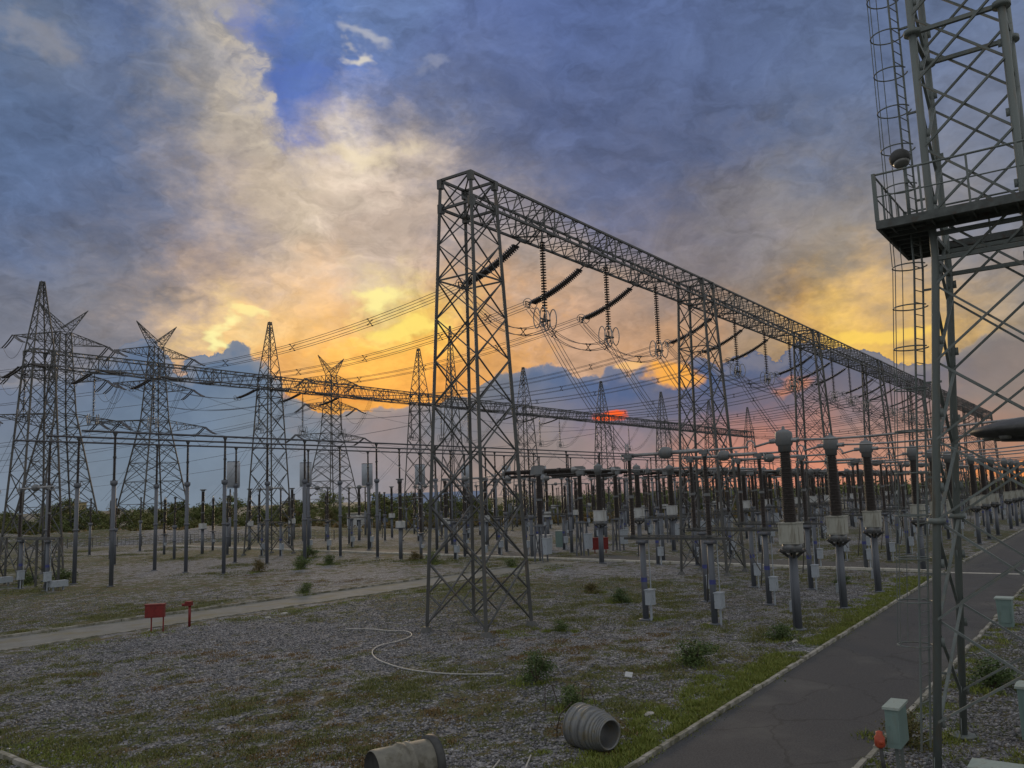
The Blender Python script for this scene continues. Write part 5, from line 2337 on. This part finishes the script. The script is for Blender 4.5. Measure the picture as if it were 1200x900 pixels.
# the lit right flank of the tall cloud against the blue
tc_ = N.new('ShaderNodeFloatCurve')
TOW = [(262, -20), (268, 20), (282, 45), (303, 58), (317, 80), (323, 105), (324, 135), (332, 160), (350, 182), (372, 200)]
pt_ = sorted(((az_el(x, y)[1] / 45.0, (az_el(x, y)[0] + 40) / 80.0) for x, y in TOW))
c0 = tc_.mapping.curves[0]
c0.points[0].location = (0, pt_[0][1])
c0.points[1].location = (1, pt_[-1][1])
for x, y in pt_:
    c0.points.new(x, y)
tc_.mapping.update()
Lk.new(mt('DIVIDE', el, 45.0, clamp=True), tc_.inputs['Value'])
puff = N.new('ShaderNodeTexVoronoi')
puff.feature = 'SMOOTH_F1'
puff.inputs['Scale'].default_value = 34
puff.inputs['Smoothness'].default_value = .6
Lk.new(vm('ADD', D, vm('SCALE', warp2, None, .06)), puff.inputs['Vector'])
pf = mt('ADD', mt('MULTIPLY', mt('SUBTRACT', .4, puff.outputs['Distance']), 3.6), mt('MULTIPLY', mt('SUBTRACT', nz(D, 16.0, 6, .62), .5), 6.5))
side = mt('SUBTRACT', mt('ADD', mt('SUBTRACT', mt('MULTIPLY', tc_.outputs[0], 80.0), 40.0), pf), az)
e_lo, e_hi = az_el(345, 190)[1], az_el(300, 40)[1]
band = mt('MULTIPLY', mr(el, e_lo - 1.2, e_lo + 1.6), mr(el, e_hi + 1.5, e_hi - 1.0))
lit = mt('MULTIPLY', mt('MULTIPLY', mr(side, -.1, .7), mr(side, 5.0, .8)), band)
shade = mt('MULTIPLY', mr(side, .3, -.8), mr(side, -5.5, -1.5))
shade = mt('MULTIPLY', shade, mt('MULTIPLY', mr(el, e_lo - .5, e_lo + 1.8), mr(el, e_hi + 6, e_hi)))
high = mixc(mt('MULTIPLY', shade, mr(fb2, .35, .65, .15, .55)), high, lin((74, 101, 178)))
high = mixc(mt('MULTIPLY', lit, mr(fb2, .35, .65, .1, .8)), high, lin((206, 192, 170)))
# cumulus bank: upper edge follows a measured line, broken by billows
fc = N.new('ShaderNodeFloatCurve')
EDGE = [(-140, 430), (-30, 440), (60, 430), (105, 418), (140, 398), (160, 392), (190, 410), (215, 428), (240, 410), (275, 402), (300, 415), (325, 440), (345, 462), (400, 474), (470, 470), (540, 452), (600, 430),
        (650, 425), (700, 432), (740, 436), (790, 424), (815, 412), (850, 424), (900, 420), (940, 398), (985, 400), (1030, 412), (1080, 416), (1110, 404), (1150, 392), (1200, 372), (1300, 360)]
A0_, A1_ = -50.0, 50.0
cv = fc.mapping.curves[0]
ptsE = [((az_el(x, y)[0] - A0_) / (A1_ - A0_), az_el(x, y)[1] / 20.0) for x, y in EDGE]
cv.points[0].location = (0, ptsE[0][1])
cv.points[1].location = (1, ptsE[-1][1])
for x, y in ptsE:
    cv.points.new(x, y)
fc.mapping.update()
Lk.new(mt('DIVIDE', mt('SUBTRACT', az, A0_), A1_ - A0_, clamp=True), fc.inputs['Value'])
edge = mt('MULTIPLY', fc.outputs[0], 20.0)
vo = N.new('ShaderNodeTexVoronoi')
vo.feature = 'SMOOTH_F1'
vo.inputs['Scale'].default_value = 26
vo.inputs['Smoothness'].default_value = .4
Lk.new(vm('ADD', D, vm('SCALE', warp2, None, .05)), vo.inputs['Vector'])
bil = mt('ADD', mt('MULTIPLY', mt('SUBTRACT', nz(D, 22.0, 8, .6), .5), 3.4), mt('MULTIPLY', mt('SUBTRACT', .42, vo.outputs['Distance']), 1.6))
dep = mt('SUBTRACT', mt('ADD', edge, bil), el)
soft = mr(nz(D, 5.0, 3, .5), .4, .62, .08, .5)
mask = mr(dep, 0.0, soft)
rim = mt('MULTIPLY', mr(dep, .0, .25), mr(dep, 1.1, .3))
lowt = mt('ADD', 1.0, mt('ADD', mt('MULTIPLY', mt('SUBTRACT', nz(D, 9.0, 8, .6), .5), .55), mt('MULTIPLY', mt('SUBTRACT', fb2, .5), .25)))
low = vm('SCALE', low, None, lowt)
sky = mixc(mask, high, low)
sky = mixc(mt('MULTIPLY', rim, .16), sky, lin((204, 184, 160)))


gapn = mt('MULTIPLY', mt('SUBTRACT', nz(D, 38.0, 5, .65), .5), .9)


def gap(sky, px, py, sx, sy, col, amp, k=1.0, thr=.45, sft=.3):
    """a break in the cloud with ragged edges"""
    a, e = az_el(px, py)
    f = 57.3 / FPX
    d_ = vm('SUBTRACT', vm('ADD', AE, vm('SCALE', W2, None, k * .5)), (a, e, 0))
    d_ = vm('MULTIPLY', d_, (1 / (sx * f), 1 / (sy * f), 0))
    L_ = vm('LENGTH', d_)
    g = mt('EXPONENT', mt('MULTIPLY', mt('MULTIPLY', L_, L_), -.5))
    g = mt('ADD', g, gapn)
    return mixc(mt('MULTIPLY', mr(g, thr, thr + sft), amp), sky, lin(col))


sky = gap(sky, 712, 484, 20, 7, (255, 98, 34), 1.0, 1.0, .42, .35)
sky = gap(sky, 790, 436, 28, 12, (255, 176, 66), .9, 1.2, .4, .4)
sky = gap(sky, 735, 430, 18, 5, (250, 196, 120), .7, .6, .5, .3)
sky = gap(sky, 925, 455, 24, 9, (240, 150, 92), .5, 1.6, .35, .6)
sky = gap(sky, 262, 382, 12, 9, (255, 246, 170), .85, 2.2, .3, .7)
sky = gap(sky, 292, 364, 20, 4, (255, 240, 160), .7, 1.6, .3, .7)
sky = gap(sky, 447, 340, 30, 10, (255, 240, 156), .85, 1.6, .32, .6)
sky = gap(sky, 470, 384, 40, 10, (255, 228, 116), .8, 1.6, .32, .6)
sky = gap(sky, 1025, 392, 60, 9, (255, 212, 92), .7, .8, .45, .4)
sky = gap(sky, 408, 72, 15, 8, (222, 214, 196), .8, 2.4, .3, .8)
sky = gap(sky, 428, 45, 24, 8, (190, 190, 194), .6, 2.6, .25, .9)
sky = gap(sky, 530, 76, 26, 9, (160, 164, 182), .5, 2.6, .25, .9)
sky = gap(sky, 40, 38, 46, 16, (150, 148, 152), .5, 2, .3, .7)
sky = gap(sky, 420, 178, 60, 14, (240, 222, 186), .6, 2.2, .3, .7)
sky = gap(sky, 1195, 545, 40, 12, (255, 150, 60), .7, .6, .45, .4)
sky = gap(sky, 410, 462, 60, 8, (236, 150, 62), .6, .8, .45, .4)

nish = N.new('ShaderNodeTexSky')
nish.sky_type = 'NISHITA'
nish.sun_disc = False
nish.sun_elevation = R(sun_el)
nish.sun_rotation = math.atan2(SUN.x, SUN.y)
# thin veil of clear-sky light behind the cloud, strongest in the blue gaps
cl = vm('SCALE', sky, None, 1 / STR)
# overcast dome behind and above the view
away = mt('MAXIMUM', mr(el, 36, 58), mr(mt('ABSOLUTE', az), 37, 62))
ovc = vm('SCALE', lin((182, 184, 188)), None, mt('ADD', .75, mt('MULTIPLY', fb, .5)))
away = mt('MULTIPLY', away, mr(el, 1.0, 9.0, .55, 1.0))
cl = mixc(away, cl, vm('SCALE', ovc, None, 1 / STR))
fin = mixc(.06, cl, vm('MINIMUM', nish.outputs[0], (1.6, 1.6, 1.6)))
Lk.new(fin, bg.inputs['Color'])

scene.render.engine = 'CYCLES'
scene.cycles.samples = 128
scene.cycles.use_denoising = True
scene.cycles.max_bounces = 3
scene.cycles.diffuse_bounces = 2
scene.cycles.glossy_bounces = 2
world.cycles.sampling_method = 'MANUAL'
world.cycles.sample_map_resolution = 512
